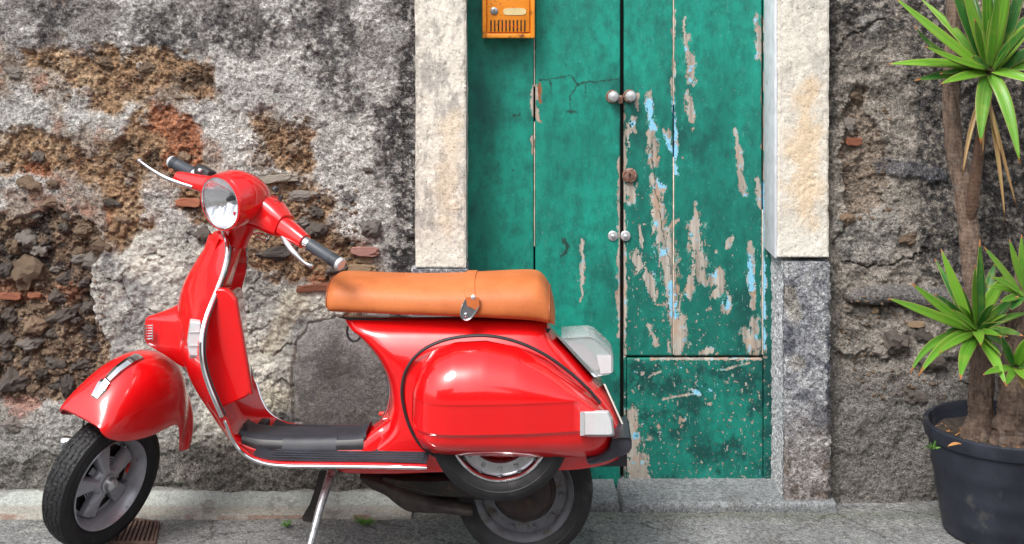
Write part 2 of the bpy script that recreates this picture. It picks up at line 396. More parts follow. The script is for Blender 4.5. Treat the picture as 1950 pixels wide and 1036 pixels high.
    bc2 = np.ones(x.shape+(3,))*np.array((.36,.345,.335))*(1+.25*fbm(x, y, 45, 4, 71)+.22*n3)[..., None]
    bc2 = mixc(bc2, (.32,.29,.24), ss(fbm(x, y, 50, 5, 73, .65), .0, .4)*.6)
    bc2 = mixc(bc2, (.17,.165,.16), ss(-fbm(x, y, 70, 5, 74, .65), .05, .4)*.7)
    col = mixc(col, (0,0,0), bmk)+bc2*bmk[..., None]
    h = h*(1-bmk)+bmk*(-.006+.030*(1-np.exp(-np.clip(sd, 0, 99)/26))+.002*n3)
    h -= .012*ss(np.abs(sd+1), 5, 0)
    # lower bands
    lo = ss(y+20*n2+25*fbm(x, y, 120, 3, 81)-6*ss(x, 200, 600), 800, 850)*ss(y, 975, 940)
    dk = mixc(np.ones(x.shape+(3,))*np.array((.16,.15,.135)), (.27,.25,.22), ss(fbm(x, y, 50, 4, 83), .0, .5)); dk *= (1+.35*n3+.3*n2)[..., None]
    col = col*(1-lo[..., None]*.9)+dk*lo[..., None]*.9
    h += lo*(.010*fbm(x, y, 40, 5, 85, .6)+.004)
    gl = ss(psdf(wx, wy, [(-250,780),(60,780),(110,770),(190,770),(215,800),(180,860),(100,850),(40,880),(-250,900)]), -6, 8)
    col = mixc(col, (.36,.355,.34), gl*.7); h += gl*.008
    # pink-grey
    pk = ss(strokes(wx, wy, [[(20,772,14),(60,766,10),(30,790,10)]]), 0, .4); col = mixc(col, (.48,.27,.22), pk*.7)
    # black lichen stain along the jamb and patches (its own colour)
    bl = ss(x+26*fbm(x, y, 80, 4, 91)+18*n2, 728, 758)
    bl2 = ss(strokes(wx, wy, [[(610,40,90),(640,120,70),(660,200,50),(690,180,40)],[(100,25,60),(80,70,26)],[(300,60,60),(500,60,70)],[(735,200,30),(740,330,26)],[(660,370,22)]])+.5*fbm(x, y, 30, 4, 95), .1, .6)
    g2 = ss(fbm(x, y, 10, 4, 97, .7), -.35, .25)
    col = mixc(col, (.035,.033,.036), np.clip(bl*.95, 0, 1)*np.clip(g2+.35, 0, 1)*(1-.75*ss(strokes(wx, wy, [[(745,60,22),(748,140,22)]]), 0, .3)))
    col = mixc(col, (.055,.05,.054), bl2*.85*np.clip(g2+.15, 0, 1)*(1-bm_))
    # damp tan below mailbox height
    X, Z = XW(x), ZW(y)
    P = np.stack([X, YW-h, Z], -1)
    root = thing('rubble_wall', 'weathered grey plaster wall with brown rubble showing, behind the scooter', 'wall', (XW(280), YW, 0))
    gr_ = 1-.48*cm*(1-bmk)*ss(fbm(x, y, 60, 4, 99), -.35, .2)-.45*bmk
    o = grid_mesh('plaster', P, col, M['wall'], root, alpha=np.clip(gr_, .3, 1)); o.matrix_parent_inverse = Matrix.Translation(root.location).inverted()
    return root, (xs, ys, h)
def wall_right():
    st = 2.0
    xs = np.arange(1574, 2500+st, st); ys = np.arange(-260, 990+st, st)
    x, y = np.meshgrid(xs, ys)
    wx = x+fbm(x, y, 60, 5, 103)*24+fbm(x, y, 12, 3, 105)*6; wy = y+fbm(x, y, 60, 5, 111)*24+fbm(x, y, 12, 3, 115)*6
    n1 = fbm(x, y, 140, 5, 121); n2 = fbm(x, y, 26, 5, 122, .6); n3 = fbm(x, y, 7, 3, 123, .6)
    col = np.ones(x.shape+(3,))*np.array((.36,.32,.28))*(1+.3*n1+.6*n2+.35*n3)[..., None]
    h = .030*n1+.014*n2+.0045*n3+.016*fbm(x, y, 60, 3, 128)
    # black crust on top and right
    t = ss(np.maximum(ss(190-y, 0, 220), 1.5*ss(x, 1700, 1830)*ss(660-y, 0, 220))+.7*fbm(x, y, 90, 5, 131, .6)-.18, 0, .5)
    g2 = ss(fbm(x, y, 10, 4, 197, .7), -.45, .2)
    col = mixc(col, (.04,.038,.042), t*.92*g2)
    col = mixc(col, (.06,.055,.055), ss(1604-x-8*n2, 0, 16)*ss(400-y, 0, 200)*.8*g2)
    # exposed pit left, with brown
    pit = [(1604,200),(1625,165),(1650,175),(1650,205),(1690,240),(1700,330),(1680,400),(1640,420),(1606,380),(1600,290)]
    pm = ss(psdf(wx, wy, pit), -3, 6); col = mixc(col, (.30,.23,.175), pm*.7); h += pm*(-.020+.016*fbm(x, y, 26, 5, 141, .6))
    # pale render patch
    for P in ([(1590,420),(1640,405),(1700,410),(1705,470),(1680,490),(1600,490),(1590,470)], [(1650,30),(1690,10),(1690,60),(1655,70)],):
        m_ = ss(psdf(wx, wy, P), -5, 8); col = mixc(col, (.37,.355,.33), m_*.7); h += .006*m_
    # bluish stone
    m_ = ss(strokes(wx, wy, [[(1690,310,26),(1750,325,30),(1790,345,20)]]), 0, .4); col = mixc(col, (.10,.105,.13), m_*.7); h += m_*.012
    # long stone ledge
    led = [(1612,560),(1640,545),(1700,540),(1770,548),(1850,560),(1850,600),(1760,590),(1700,578),(1640,580),(1615,575)]
    sd = psdf(x+n2*5, y+n2*5, led); m_ = ss(sd, -2, 4); col = mixc(col, (.17,.165,.17), m_*.8); h = h*(1-m_)+m_*(.012+.025*(1-np.exp(-np.clip(sd, 0, 99)/10))); h -= .015*ss(np.abs(sd+3), 7, 0)*ss(y, 560, 580)
    # hollows and lumps 560-700
    zone = ss(y, 560, 610)*ss(y, 800, 700)
    d1, d2, cid = worley(wx, wy, 48, 151); lump = np.clip(1-d1*1.2, 0, 1)**.6
    h += zone*(.020*lump*(cid > .35)-.010); col *= (1-.25*zone*(1-lump))[..., None]
    col = mixc(col, (.29,.265,.24), zone*ss(cid, .5, .9)*.5)
    # low big stones
    d1, d2, cid = worley(wx*.9, wy, 150, 166); low = ss(y, 690, 760)
    h += low*(.020*np.clip(1-d1*1.1, 0, 1)**.5-.008-.008*ss(d2-d1, .14, 0)); col = mixc(col, (.16,.152,.145), low*.6*(1+.3*n2)); col = mixc(col, (.10,.095,.09), low*ss(d2-d1, .10, 0)*.3)
    calm = ss(y+30*n1, 640, 740)*(.75)
    h = h*(1-.55*calm)+calm*.006*fbm(x, y, 90, 3, 171); col = mixc(col, (.235,.225,.22), calm*.5); col *= (1+.25*calm*fbm(x, y, 14, 5, 173, .7))[..., None]
    # cracks
    cr = ss(strokes(wx, wy, [[(1588,470,5),(1615,440,5),(1640,405,4)],[(1600,90,4),(1650,60,4),(1690,30,3)],[(1600,490,3),(1700,500,4),(1800,490,4)]]), 0, .6)
    col = mixc(col, (.05,.045,.04), cr*.8); h -= cr*.008
    P = np.stack([XW(x), YW-h, ZW(y)], -1)
    root = thing('rubble_wall', 'dark crusted stone wall at right, behind the potted plants', 'wall', (XW(1800), YW, 0))
    o = grid_mesh('plaster', P, col, M['wallR'], root); o.matrix_parent_inverse = Matrix.Translation(root.location).inverted()
    return root, (xs, ys, h)
WL, HL = wall_left(); WR, HR = wall_right()
def hat(hm, px, py):
    xs, ys, h = hm; i = int(np.clip((py-ys[0])/2, 0, len(ys)-1)); j = int(np.clip((px-xs[0])/2, 0, len(xs)-1)); return h[i, j]
_st = []
def stone_mesh(k, sharp):
    bm = bmesh.new(); bmesh.ops.create_icosphere(bm, subdivisions=3, radius=1)
    rs = random.Random(k)
    off = Vector((rs.random()*50, rs.random()*50, rs.random()*50))
    for v in bm.verts:
        n = mnoise.noise(v.co*1.2+off)*.55+mnoise.noise(v.co*3.2+off)*.28+mnoise.noise(v.co*8+off)*.13
        v.co = v.co*(1+n)
        if sharp:
            for a in range(3):
                v.co[a] = math.copysign(min(abs(v.co[a])*1.25, .9+mnoise.noise(v.co*2+off)*.15), v.co[a])
    me = bpy.data.meshes.new('stone'); bm.to_mesh(me); bm.free()
    me.polygons.foreach_set('use_smooth', [True]*len(me.polygons)); me.set_sharp_from_angle(angle=math.radians(24)); return me
SM = {}
def put_stone(root, hm, px, py, rx, ry, mk, name='stone', sharp=False, proud=.22, rot=None, label=None):
    key = (random.randrange(7), sharp, mk)
    if key not in SM:
        SM[key] = stone_mesh(key[0]+10*sharp, sharp); SM[key].materials.append(M[mk])
    o = bpy.data.objects.new(name, SM[key]); C.objects.link(o); o.parent = root
    s = YW/F; d_ = min(rx, ry)*s*1.2
    p = Vector((XW(px), YW-hat(hm, px, py)-d_*(proud-.45), ZW(py)))-root.location
    o.location = p; o.scale = (rx*s, d_, ry*s); o.rotation_euler = (0, rot if rot is not None else random.uniform(-.5,.5), 0)
    if not sharp: o.rotation_euler.x = random.uniform(-.3,.3)
    if label: o['label'] = label
    return o
for (a,b,rx,ry,mk) in [(123,534,15,12,'st_dark'),(156,539,15,12,'st_dark'),(110,563,19,14,'st_dark'),(120,602,32,15,'st_dark'),(166,587,14,12,'st_dark'),(172,609,13,11,'st_brown'),(170,632,14,13,'st_dark'),
    (75,587,22,15,'st_brown'),(16,600,20,18,'st_dark'),(64,621,19,16,'st_brown'),(97,637,17,10,'st_dark'),(145,649,26,11,'st_brown'),(54,657,24,12,'st_grey'),(86,674,15,11,'st_brown'),(102,693,22,12,'st_dark'),
    (150,695,19,12,'st_dark'),(43,712,16,12,'st_brown'),(78,713,13,12,'st_dark'),(21,727,26,22,'st_dark'),(129,738,13,20,'st_dark'),(48,690,14,11,'st_dark'),(10,515,15,14,'st_dark'),(48,521,36,28,'st_brown'),
    (158,496,34,20,'st_grey'),(118,434,15,12,'st_dark'),(128,413,13,9,'st_dark'),(48,456,20,15,'st_grey'),(70,478,17,12,'st_grey'),(193,470,22,13,'st_brown'),(212,386,20,8,'st_dark'),(72,299,13,10,'st_dark'),
    (386,449,17,14,'st_dark'),(145,483,14,10,'st_brown'),(29,140,24,12,'st_grey'),(19,470,18,18,'st_brown'),(701,324,11,5,'st_dark'),(706,434,22,17,'st_grey'),(580,372,34,10,'st_grey'),(602,404,15,11,'st_dark'),
    (578,422,18,11,'st_grey'),(603,438,20,17,'st_dark'),(640,512,20,13,'st_dark'),(525,484,55,13,'st_dark'),(470,478,28,12,'st_brown'),(560,455,18,10,'st_grey'),(620,380,14,9,'st_brown'),(645,455,15,10,'st_brown'),
    (100,740,14,10,'st_dark'),(60,745,14,10,'st_brown'),(180,665,13,9,'st_dark'),(195,700,15,10,'st_brown'),(10,650,15,13,'st_dark'),(12,680,16,13,'st_dark'),(140,612,10,7,'st_dark'),(100,515,10,8,'st_grey'),
    (60,350,24,14,'st_brown'),(100,350,13,9,'st_brown'),(65,410,18,12,'st_grey'),(95,385,13,9,'st_brown'),(30,420,15,10,'st_brown'),(160,440,14,9,'st_brown'),(235,420,16,9,'st_brown'),(350,300,13,9,'st_brown'),(280,130,18,10,'st_brown'),(200,120,16,9,'st_brown'),
    (520,245,14,10,'st_brown'),(560,285,15,10,'st_brown'),(45,295,14,9,'st_brown'),(118,300,13,9,'st_brown'),(230,300,16,10,'st_brown'),(-30,600,30,22,'st_dark'),(-40,480,30,24,'st_grey'),(-35,700,30,22,'st_brown'),
    (26,806,18,12,'st_grey')]:
    put_stone(WL, HL, a, b, rx, ry, mk)
for (a,b,rx,ry,mk,lb,ro) in [(357,386,25,9,'st_brick','orange-red brick end showing beside the headlight',0.02),(696,478,28,9,'st_pink','dusty pink brick near the handlebar grip',.03),(694,495,18,7,'st_tan','pale tan brick chip',.0),(690,512,28,9,'st_tan','tan brick just above the seat',.0),
    (20,564,22,7,'st_brick','red brick edge at the far left',.0),(66,562,14,6,'st_brick',None,.1),(600,548,38,7,'st_brick','thin red brick edge behind the handlebar',-.1),(527,340,44,8,'st_slab','pale thin slab jutting out behind the headset',-.1)]:
    put_stone(WL, HL, a, b, rx, ry, mk, name='brick' if mk != 'st_slab' else 'slab', sharp=True, proud=.55, rot=ro, label=lb)
for (a,b,rx,ry,mk,sh,nm,lb) in [(1627,271,17,9,'st_brick',True,'brick','red brick left in the pit of the wall'),(1742,619,21,7,'st_tan',True,'brick','small tan brick below the long stone'),(1667,594,9,6,'st_tan',False,'stone',None),
    (1632,185,13,12,'st_brown',False,'stone',None),(1620,240,13,17,'st_grey',False,'stone',None),(1705,650,24,20,'st_dark',False,'stone',None),(1680,670,16,12,'st_grey',False,'stone',None),(1760,640,18,12,'st_dark',False,'stone',None),(1770,690,30,16,'st_dark',False,'stone',None),
    (1612,415,14,12,'st_brown',False,'stone',None),(1730,455,18,12,'st_brown',False,'stone',None),(1740,755,22,15,'st_dark',False,'stone',None)]:
    put_stone(WR, HR, a, b, rx, ry, mk, name=nm, sharp=sh, proud=.5 if sh else .2, rot=.0 if sh else None, label=lb)
# loose pebbles bedded in the mortar: one uncountable part per wall
def pebbles(root, hm, areas, n, seed, mk):
    rs = random.Random(seed); b = B(); s = YW/F
    base = [np.array(v) for v in ((1,0,0),(-1,0,0),(0,1,0),(0,-1,0),(0,0,1),(0,0,-1))]
    fc = [(0,2,4),(2,1,4),(1,3,4),(3,0,4),(2,0,5),(1,2,5),(3,1,5),(0,3,5)]
    for _ in range(n):
        x0,y0,x1,y1 = rs.choice(areas); px, py = rs.uniform(x0,x1), rs.uniform(y0,y1)
        r = rs.choice((1.5,2,2.5,3,5))*s; p = np.array([XW(px), YW-hat(hm,px,py), ZW(py)])-np.array(root.location)
        b.add([p+v*r*np.array([rs.uniform(.6,1.4), .8, rs.uniform(.5,1.1)])+np.array([rs.uniform(-.3,.3)*r for _ in range(3)]) for v in base], fc)
    o = b.ob('pebbles', M[mk], root, smooth=False); o['kind'] = 'stuff'
pebbles(WL, HL, [(0,400,200,760),(0,270,380,340),(60,95,400,190),(490,350,680,530),(480,220,590,330)], 1500, 5, 'st_brown')
pebbles(WL, HL, [(0,400,200,760),(0,400,200,760),(490,350,680,530)], 420, 6, 'st_dark')
pebbles(WR, HR, [(1600,180,1700,420),(1600,560,1800,760)], 500, 8, 'st_brown')
# ------------------------------------------------------------------ jambs, threshold
def column(root, name, px0, px1, py0, py1, yf, yb, colfn, hfn, m, rnd=.008, st=2.2, topcap=True):
    """stone block: path (side, front, side) x height, displaced along its normal; coordinates in photo px at YJ"""
    x0, x1 = XW(px0, YJ), XW(px1, YJ); s = YJ/F*st
    path = []; dep = yb-yf
    nd = max(3, int(dep/s)); nw = max(3, int((x1-x0)/s))
    for i in range(nd): path.append((x0, yb-dep*i/nd, -1, 0, px0-(nd-i)*st))
    for i in range(nw+1):
        t = i/nw; e = min(t, 1-t)*(x1-x0); rr = max(0, 1-e/rnd)**2*rnd
        nx_ = -.7 if i == 0 else (.7 if i == nw else 0)
        path.append((x0+(x1-x0)*t, yf+rr*.6, nx_, -1 if nx_ == 0 else -.7, px0+(px1-px0)*t))
    for i in range(1, nd+1): path.append((x1, yf+dep*i/nd, 1, 0, px1+i*st))
    path = np.array(path); ys = np.arange(py0, py1+st*.5, st); ys[-1] = py1
    U, Vv = np.meshgrid(path[:,4], ys)
    h = hfn(U, Vv); col = colfn(U, Vv, np.broadcast_to(path[None,:,2], U.shape))
    Px = path[None,:,0]+path[None,:,2]*h; Py = path[None,:,1]+path[None,:,3]*h; Pz = np.broadcast_to((H-ys/F*YJ)[:,None], U.shape).copy()
    # close top and bottom
    P = np.stack([Px, Py, Pz], -1)
    if topcap:
        c = P.mean(1, keepdims=True); 
        def ring(i, k):
            i %= len(P); q = P[i:i+1].copy(); q[..., :2] = q[..., :2]*(1-k)+c[i:i+1][..., :2]*k; return q
        P = np.concatenate([ring(0, 1), ring(0, .5), P, ring(-1, .5), ring(-1, 1)], 0)
        col = np.concatenate([col[:1], col[:1], col, col[-1:], col[-1:]], 0)
    o = grid_mesh(name, P, col, m, root); o.matrix_parent_inverse = Matrix.Translation(root.location).inverted(); return o
def cream(seed, side):
    def f(x, y, nx):
        c = np.ones(x.shape+(3,))*np.array((.66,.62,.55))*(1+.10*fbm(x, y, 40, 4, seed)+.08*fbm(x, y, 8, 3, seed+1))[..., None]
        g = ss(fbm(x, y*.35, 24, 6, seed+2, .75), -.04, .28)*(.9 if side == 'L' else .35*ss(250-y, 0, 150)+.1)
        c = mixc(c, (.30,.285,.27), g*.8)
        if side == 'L':
            pe = ss(strokes(x, y, [[(860,230,30),(850,340,34),(850,450,26)]])+.9*fbm(x, y, 30, 6, seed+4, .7), .1, 1.0)
            c = mixc(c, (.66,.54,.40), pe*.6)
            c = mixc(c, (.12,.11,.10), ss(x+10*fbm(x, y, 30, 3, seed+6), 806, 790)*ss(fbm(x, y, 14, 4, seed+8), -.3, .3)*.45)
            c = mixc(c, (.72,.70,.62), ss(y+14*fbm(x, y, 20, 3, seed+9), 460, 480)*.8)
        else:
            pe = ss(strokes(x, y, [[(1545,160,30),(1530,250,46),(1530,400,50)]])+.9*fbm(x, y, 36, 6, seed+4, .7), .0, .9)
            c = mixc(c, (.68,.52,.35), pe*.8)
            c = mixc(c, (.70,.67,.60), ss(y+14*fbm(x, y, 20, 3, seed+9), 438, 452)*.9)
            c = mixc(c, (.22,.18,.13), ss(x+14*fbm(x, y, 16, 4, seed+6), 1572, 1584)*ss(y, 250, 330)*ss(450-y, 0, 40)*.8)
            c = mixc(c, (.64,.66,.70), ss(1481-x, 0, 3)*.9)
        return c
    return f
def creamh(seed):
    def f(x, y):
        k = ss(fbm(x, y, 45, 3, seed+30), -.1, .3)
        return .0025*fbm(x, y, 30, 5, seed, .5)-.002*ss(fbm(x, y*.6, 12, 4, seed+9, .7), .16, .3)+.0012*k*fbm(x, y, 6, 3, seed+4)+.002*fbm(x, y, 100, 2, seed+7)
    return f
def gran(seed):
    def f(x, y, nx):
        c = np.ones(x.shape+(3,))*np.array((.33,.34,.375))
        n = fbm(x, y, 30, 5, seed, .65)
        c = mixc(c, (.07,.08,.11), ss(n+.35*ss(x, 1540, 1590)*ss(y, 600, 680), .0, .4)*.8); c = mixc(c, (.60,.61,.63), ss(-n, .02, .35)*.8)
        w_ = ss(strokes(x, y, [[(1500,560,20),(1512,600,18)],[(1515,690,20)]])+.4*n, 0, .5); c = mixc(c, (.50,.45,.36), w_*.5)
        c = mixc(c, (.38,.32,.28), ss(y+110*fbm(x, y, 70, 5, seed+4, .65), 730, 930)*.6)
        c = mixc(c, (.20,.15,.12), ss(y, 800, 900)*ss(fbm(x, y, 14, 3, seed+5), .1, .4)*.7)
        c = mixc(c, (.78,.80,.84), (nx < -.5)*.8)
        return c*(1+.22*fbm(x, y, 6, 3, seed+8))[..., None]
    return f
def granh(seed): return lambda x, y: .007*fbm(x, y, 20, 6, seed, .75)+.004*fbm(x, y, 7, 3, seed+2)
JL = thing('door_jamb', 'pale flaking limewashed stone pillar left of the green door', 'door jamb', (XW(838, YJ), YJ, 0))
column(JL, 'upper_block', 790, 887, -250, 510, YJ, YD+.06, cream(201, 'L'), creamh(205), M['jamb'])
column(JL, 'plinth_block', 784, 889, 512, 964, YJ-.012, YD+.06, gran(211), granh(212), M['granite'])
JR = thing('door_jamb', 'cream and peach stone pillar on a dark lava plinth right of the green door', 'door jamb', (XW(1525, YJ), YJ, 0))
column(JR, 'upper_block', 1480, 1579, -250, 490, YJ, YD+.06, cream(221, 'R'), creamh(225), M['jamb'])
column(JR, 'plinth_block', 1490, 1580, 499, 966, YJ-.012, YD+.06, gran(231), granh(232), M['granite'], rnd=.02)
# white painted reveal, butted against the upper block
b = B(); xr = XW(1480, YJ); b.box((xr-.003, (YJ+YD)/2+.02, (ZW(492,YJ)+2.22)/2), (.010, YD-YJ+.03, 2.22-ZW(492,YJ)), bev=.002)
M['whitepaint'] = simple('old_white_paint', (.62,.65,.70), .6, var=.15, vscale=20, dirt=((.40,.38,.34), 14, .6), bmp=.3)
b.ob('painted_reveal', M['whitepaint'], JR).matrix_parent_inverse = Matrix.Translation(JR.location).inverted()
# ------------------------------------------------------------------ ground
def groundcol(x, y):
    """x,y metres"""
    u, v_ = x*550, y*550
    n = fbm(u, v_, 120, 5, 301); n2 = fbm(u, v_, 18, 5, 302, .65)
    c = np.ones(x.shape+(3,))*np.array((.262,.268,.272))*(1+.20*n+.25*n2)[..., None]
    c = mixc(c, (.15,.145,.14), ss(fbm(u, v_, 60, 5, 305, .65), .1, .4)*.6)
    c = mixc(c, (.36,.36,.34), ss(fbm(u, v_, 40, 5, 307, .65), .2, .5)*.6)
    c = c*(1+.35*fbm(u, v_, 5, 3, 309, .7))[..., None]
    d1, d2, _ = worley(u+20*n, v_*1.6+20*n2, 330, 315); c = mixc(c, (.07,.065,.06), ss(d2-d1, .018, .004)*.8)
    c = mixc(c, (.10,.095,.09), ss(fbm(u, v_, 14, 4, 316, .7), .3, .5)*.6)
    c = mixc(c, (.13,.15,.10), ss(y+.03*n2, 4.57, 4.63)*ss(y, 4.70, 4.64)*.45)
    return c
gx = np.arange(-2.3, 2.4, .008); gy = np.arange(3.7, 5.05, .008); X, Y = np.meshgrid(gx, gy)
hh = .003*fbm(X*550, Y*550, 60, 5, 311, .6)+.0012*fbm(X*550, Y*550, 8, 3, 312)
o = grid_mesh('pavement', np.stack([X, Y, hh-.001], -1)[::-1], groundcol(X, Y)[::-1], M['ground']); tag(o, kind='structure')
M['far_ground'] = simple('street_asphalt', (.11,.108,.10), .9, var=.3, vscale=6, bmp=.4, bscale=80)
b = B(); b.box((0, 0, -.06), (60, 60, .08)); o = b.ob('street', M['far_ground'], smooth=False); tag(o, kind='structure')
# concrete ledge (fillet) along the foot of the left wall
xs = np.arange(-2.3, XW(792), .005)
prof = np.array([(4.60, -.006), (4.605, .006), (4.625, .010), (4.66, .014), (4.69, .018), (4.715, .030), (4.74, .042), (4.78, .050), (4.80, .06)])
pu = np.linspace(0, len(prof)-1, 60); py_ = np.interp(pu, range(len(prof)), prof[:,0]); pz_ = np.interp(pu, range(len(prof)), prof[:,1])
X, Yy = np.meshgrid(xs, py_); _, Zz = np.meshgrid(xs, pz_)
nn = fbm(X*550, Yy*550, 50, 5, 321, .6); n3 = fbm(X*550, Yy*550, 9, 3, 322)
Yy = Yy-.012*fbm(X*550, X*0, 90, 4, 323)*(1-ss(Yy, 4.62, 4.7)); Zz = Zz+.004*nn+.0012*n3
c = np.ones(X.shape+(3,))*np.array((.36,.385,.36))*(1+.16*nn+.12*n3)[..., None]
c = mixc(c, (.33,.31,.27), ss(4.69-Yy, 0, .02)*.8); c = mixc(c, (.22,.11,.08), ss(4.622-Yy, 0, .008)*ss(fbm(X*550, Yy*550, 40, 3, 329), -.1, .3)*.7)
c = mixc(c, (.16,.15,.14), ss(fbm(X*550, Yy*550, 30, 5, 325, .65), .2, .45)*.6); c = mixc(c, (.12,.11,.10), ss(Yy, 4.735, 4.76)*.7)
M['ledge'] = masonry('concrete_fillet', .16, .8, speck=.3, bst=.4)
o = grid_mesh('concrete_ledge', np.stack([X, Yy, Zz], -1)[::-1], c[::-1], M['ledge']); tag(o, kind='structure')
# threshold stones
TH = thing('threshold', 'low grey stone doorstep under the green door', 'doorstep', (XW(1200), 4.7, 0))
def slab(px0, px1, yf, yb, z, seed):
    x0, x1 = XW(px0, yf), XW(px1, yf); st = .006
    xs = np.linspace(x0, x1, int((x1-x0)/st)+2)
    prof = [(yf, -.01), (yf, z*.5), (yf+.002, z-.005), (yf+.008, z)]+[(yf+.008+(yb-yf-.008)*t, z) for t in np.linspace(.05, 1, 34)]
    prof = np.array(prof); X, Yv = np.meshgrid(xs, prof[:,0]); _, Z = np.meshgrid(xs, prof[:,1])
    n = fbm(X*550, (Yv+Z)*550, 40, 5, seed, .6); Z = Z+.0015*n; Yv = Yv-.003*fbm(X*550, Z*550, 20, 3, seed+3)
    Z[:, 0] = Z[:, -1] = -.01
    c = np.ones(X.shape+(3,))*np.array((.27,.285,.30))*(1+.35*n+.12*fbm(X*550, (Yv+Z)*550, 7, 3, seed+1))[..., None]
    c = mixc(c, (.15,.15,.15), ss(fbm(X*550, (Yv+Z)*550, 60, 4, seed+2), .15, .45)*.5)
    c = mixc(c, (.11,.11,.10), (ss(Z, z*.75, .0)*ss(yf+.01-Yv, 0, .01))*.4)
    o = grid_mesh('step_stone', np.stack([X, Yv, Z], -1)[::-1], c[::-1], M['ground'], TH); o.matrix_parent_inverse = Matrix.Translation(TH.location).inverted()
slab(768, 935, 4.665, 4.99, .033, 401); slab(937, 1181, 4.67, 4.99, .030, 411); slab(1184, 1596, 4.662, 4.99, .032, 421)
# ------------------------------------------------------------------ door
m, nt, bs = newmat('peeling_green_paint'); M['door'] = m
def att(nm): a = N(nt, 'Attribute'); a.attribute_name = nm; return a.outputs['Fac']
pv = coords(nt, 'Object', (1, 1, .45)); pv2 = coords(nt, 'Object', (1, 1, .16))
fine = noise(nt, 70, 6, .65, vec=pv); finer = noise(nt, 190, 3, .6)
grn = mix(nt, ramp(nt, noise(nt, 5, 6, .6, vec=pv), .32, .68), (.003,.165,.125), (.005,.310,.228))
grn = mix(nt, ramp(nt, noise(nt, 22, 8, .72, vec=coords(nt, 'Object', (1,1,.7))), .44, .66, 0, .85), grn, (.003,.105,.084))
grn = mix(nt, att('dark'), grn, (.002,.062,.055))
grn = mix(nt, ramp(nt, noise(nt, 34, 7, .75), .58, .72, 0, .65), grn, (.03,.36,.26))
grn = mix(nt, ramp(nt, noise(nt, 130, 5, .75), .60, .70, 0, .6), grn, (.004,.055,.045))
grn = mix(nt, ramp(nt, noise(nt, 18, 6, .7), .30, .26, 0, .6), grn, (.01,.045,.035))
wood = mix(nt, ramp(nt, noise(nt, 60, 5, .6, vec=coords(nt, 'Object', (1,1,.06))), .3, .7), (.20,.165,.135), (.52,.48,.42))
wood = mix(nt, ramp(nt, noise(nt, 12, 3, .5), .52, .66, 0, .7), wood, (.42,.27,.19))
blue = mix(nt, ramp(nt, finer, .3, .7), (.10,.42,.68), (.34,.62,.74))
n1 = math_(nt, 'MULTIPLY', math_(nt, 'SUBTRACT', fine, .5), 3.4)
n2 = math_(nt, 'MULTIPLY', math_(nt, 'SUBTRACT', finer, .5), 1.5)
fld = math_(nt, 'ADD', math_(nt, 'ADD', att('peel'), n1), n2)
chips = math_(nt, 'ADD', noise(nt, 62, 5, .62, vec=coords(nt, 'Object', (1,1.3,1))), math_(nt, 'MULTIPLY', att('chip'), .115))
f1 = ramp(nt, fld, .30, .36); fch = ramp(nt, chips, .76, .775)
pl = math_(nt, 'MAXIMUM', f1, fch)
bm_ = ramp(nt, math_(nt, 'ADD', noise(nt, 30, 6, .7), math_(nt, 'MULTIPLY', att('blue'), .26)), .585, .64)
rim_ = math_(nt, 'MULTIPLY', ramp(nt, fld, .10, .16), ramp(nt, noise(nt, 30, 3), .5, .6))
c = mix(nt, rim_, grn, (.10,.36,.30))
c = mix(nt, pl, c, mix(nt, bm_, wood, blue))
c = mix(nt, att('line'), c, (.012,.05,.04)); c = mix(nt, att('rust'), c, (.28,.09,.035))
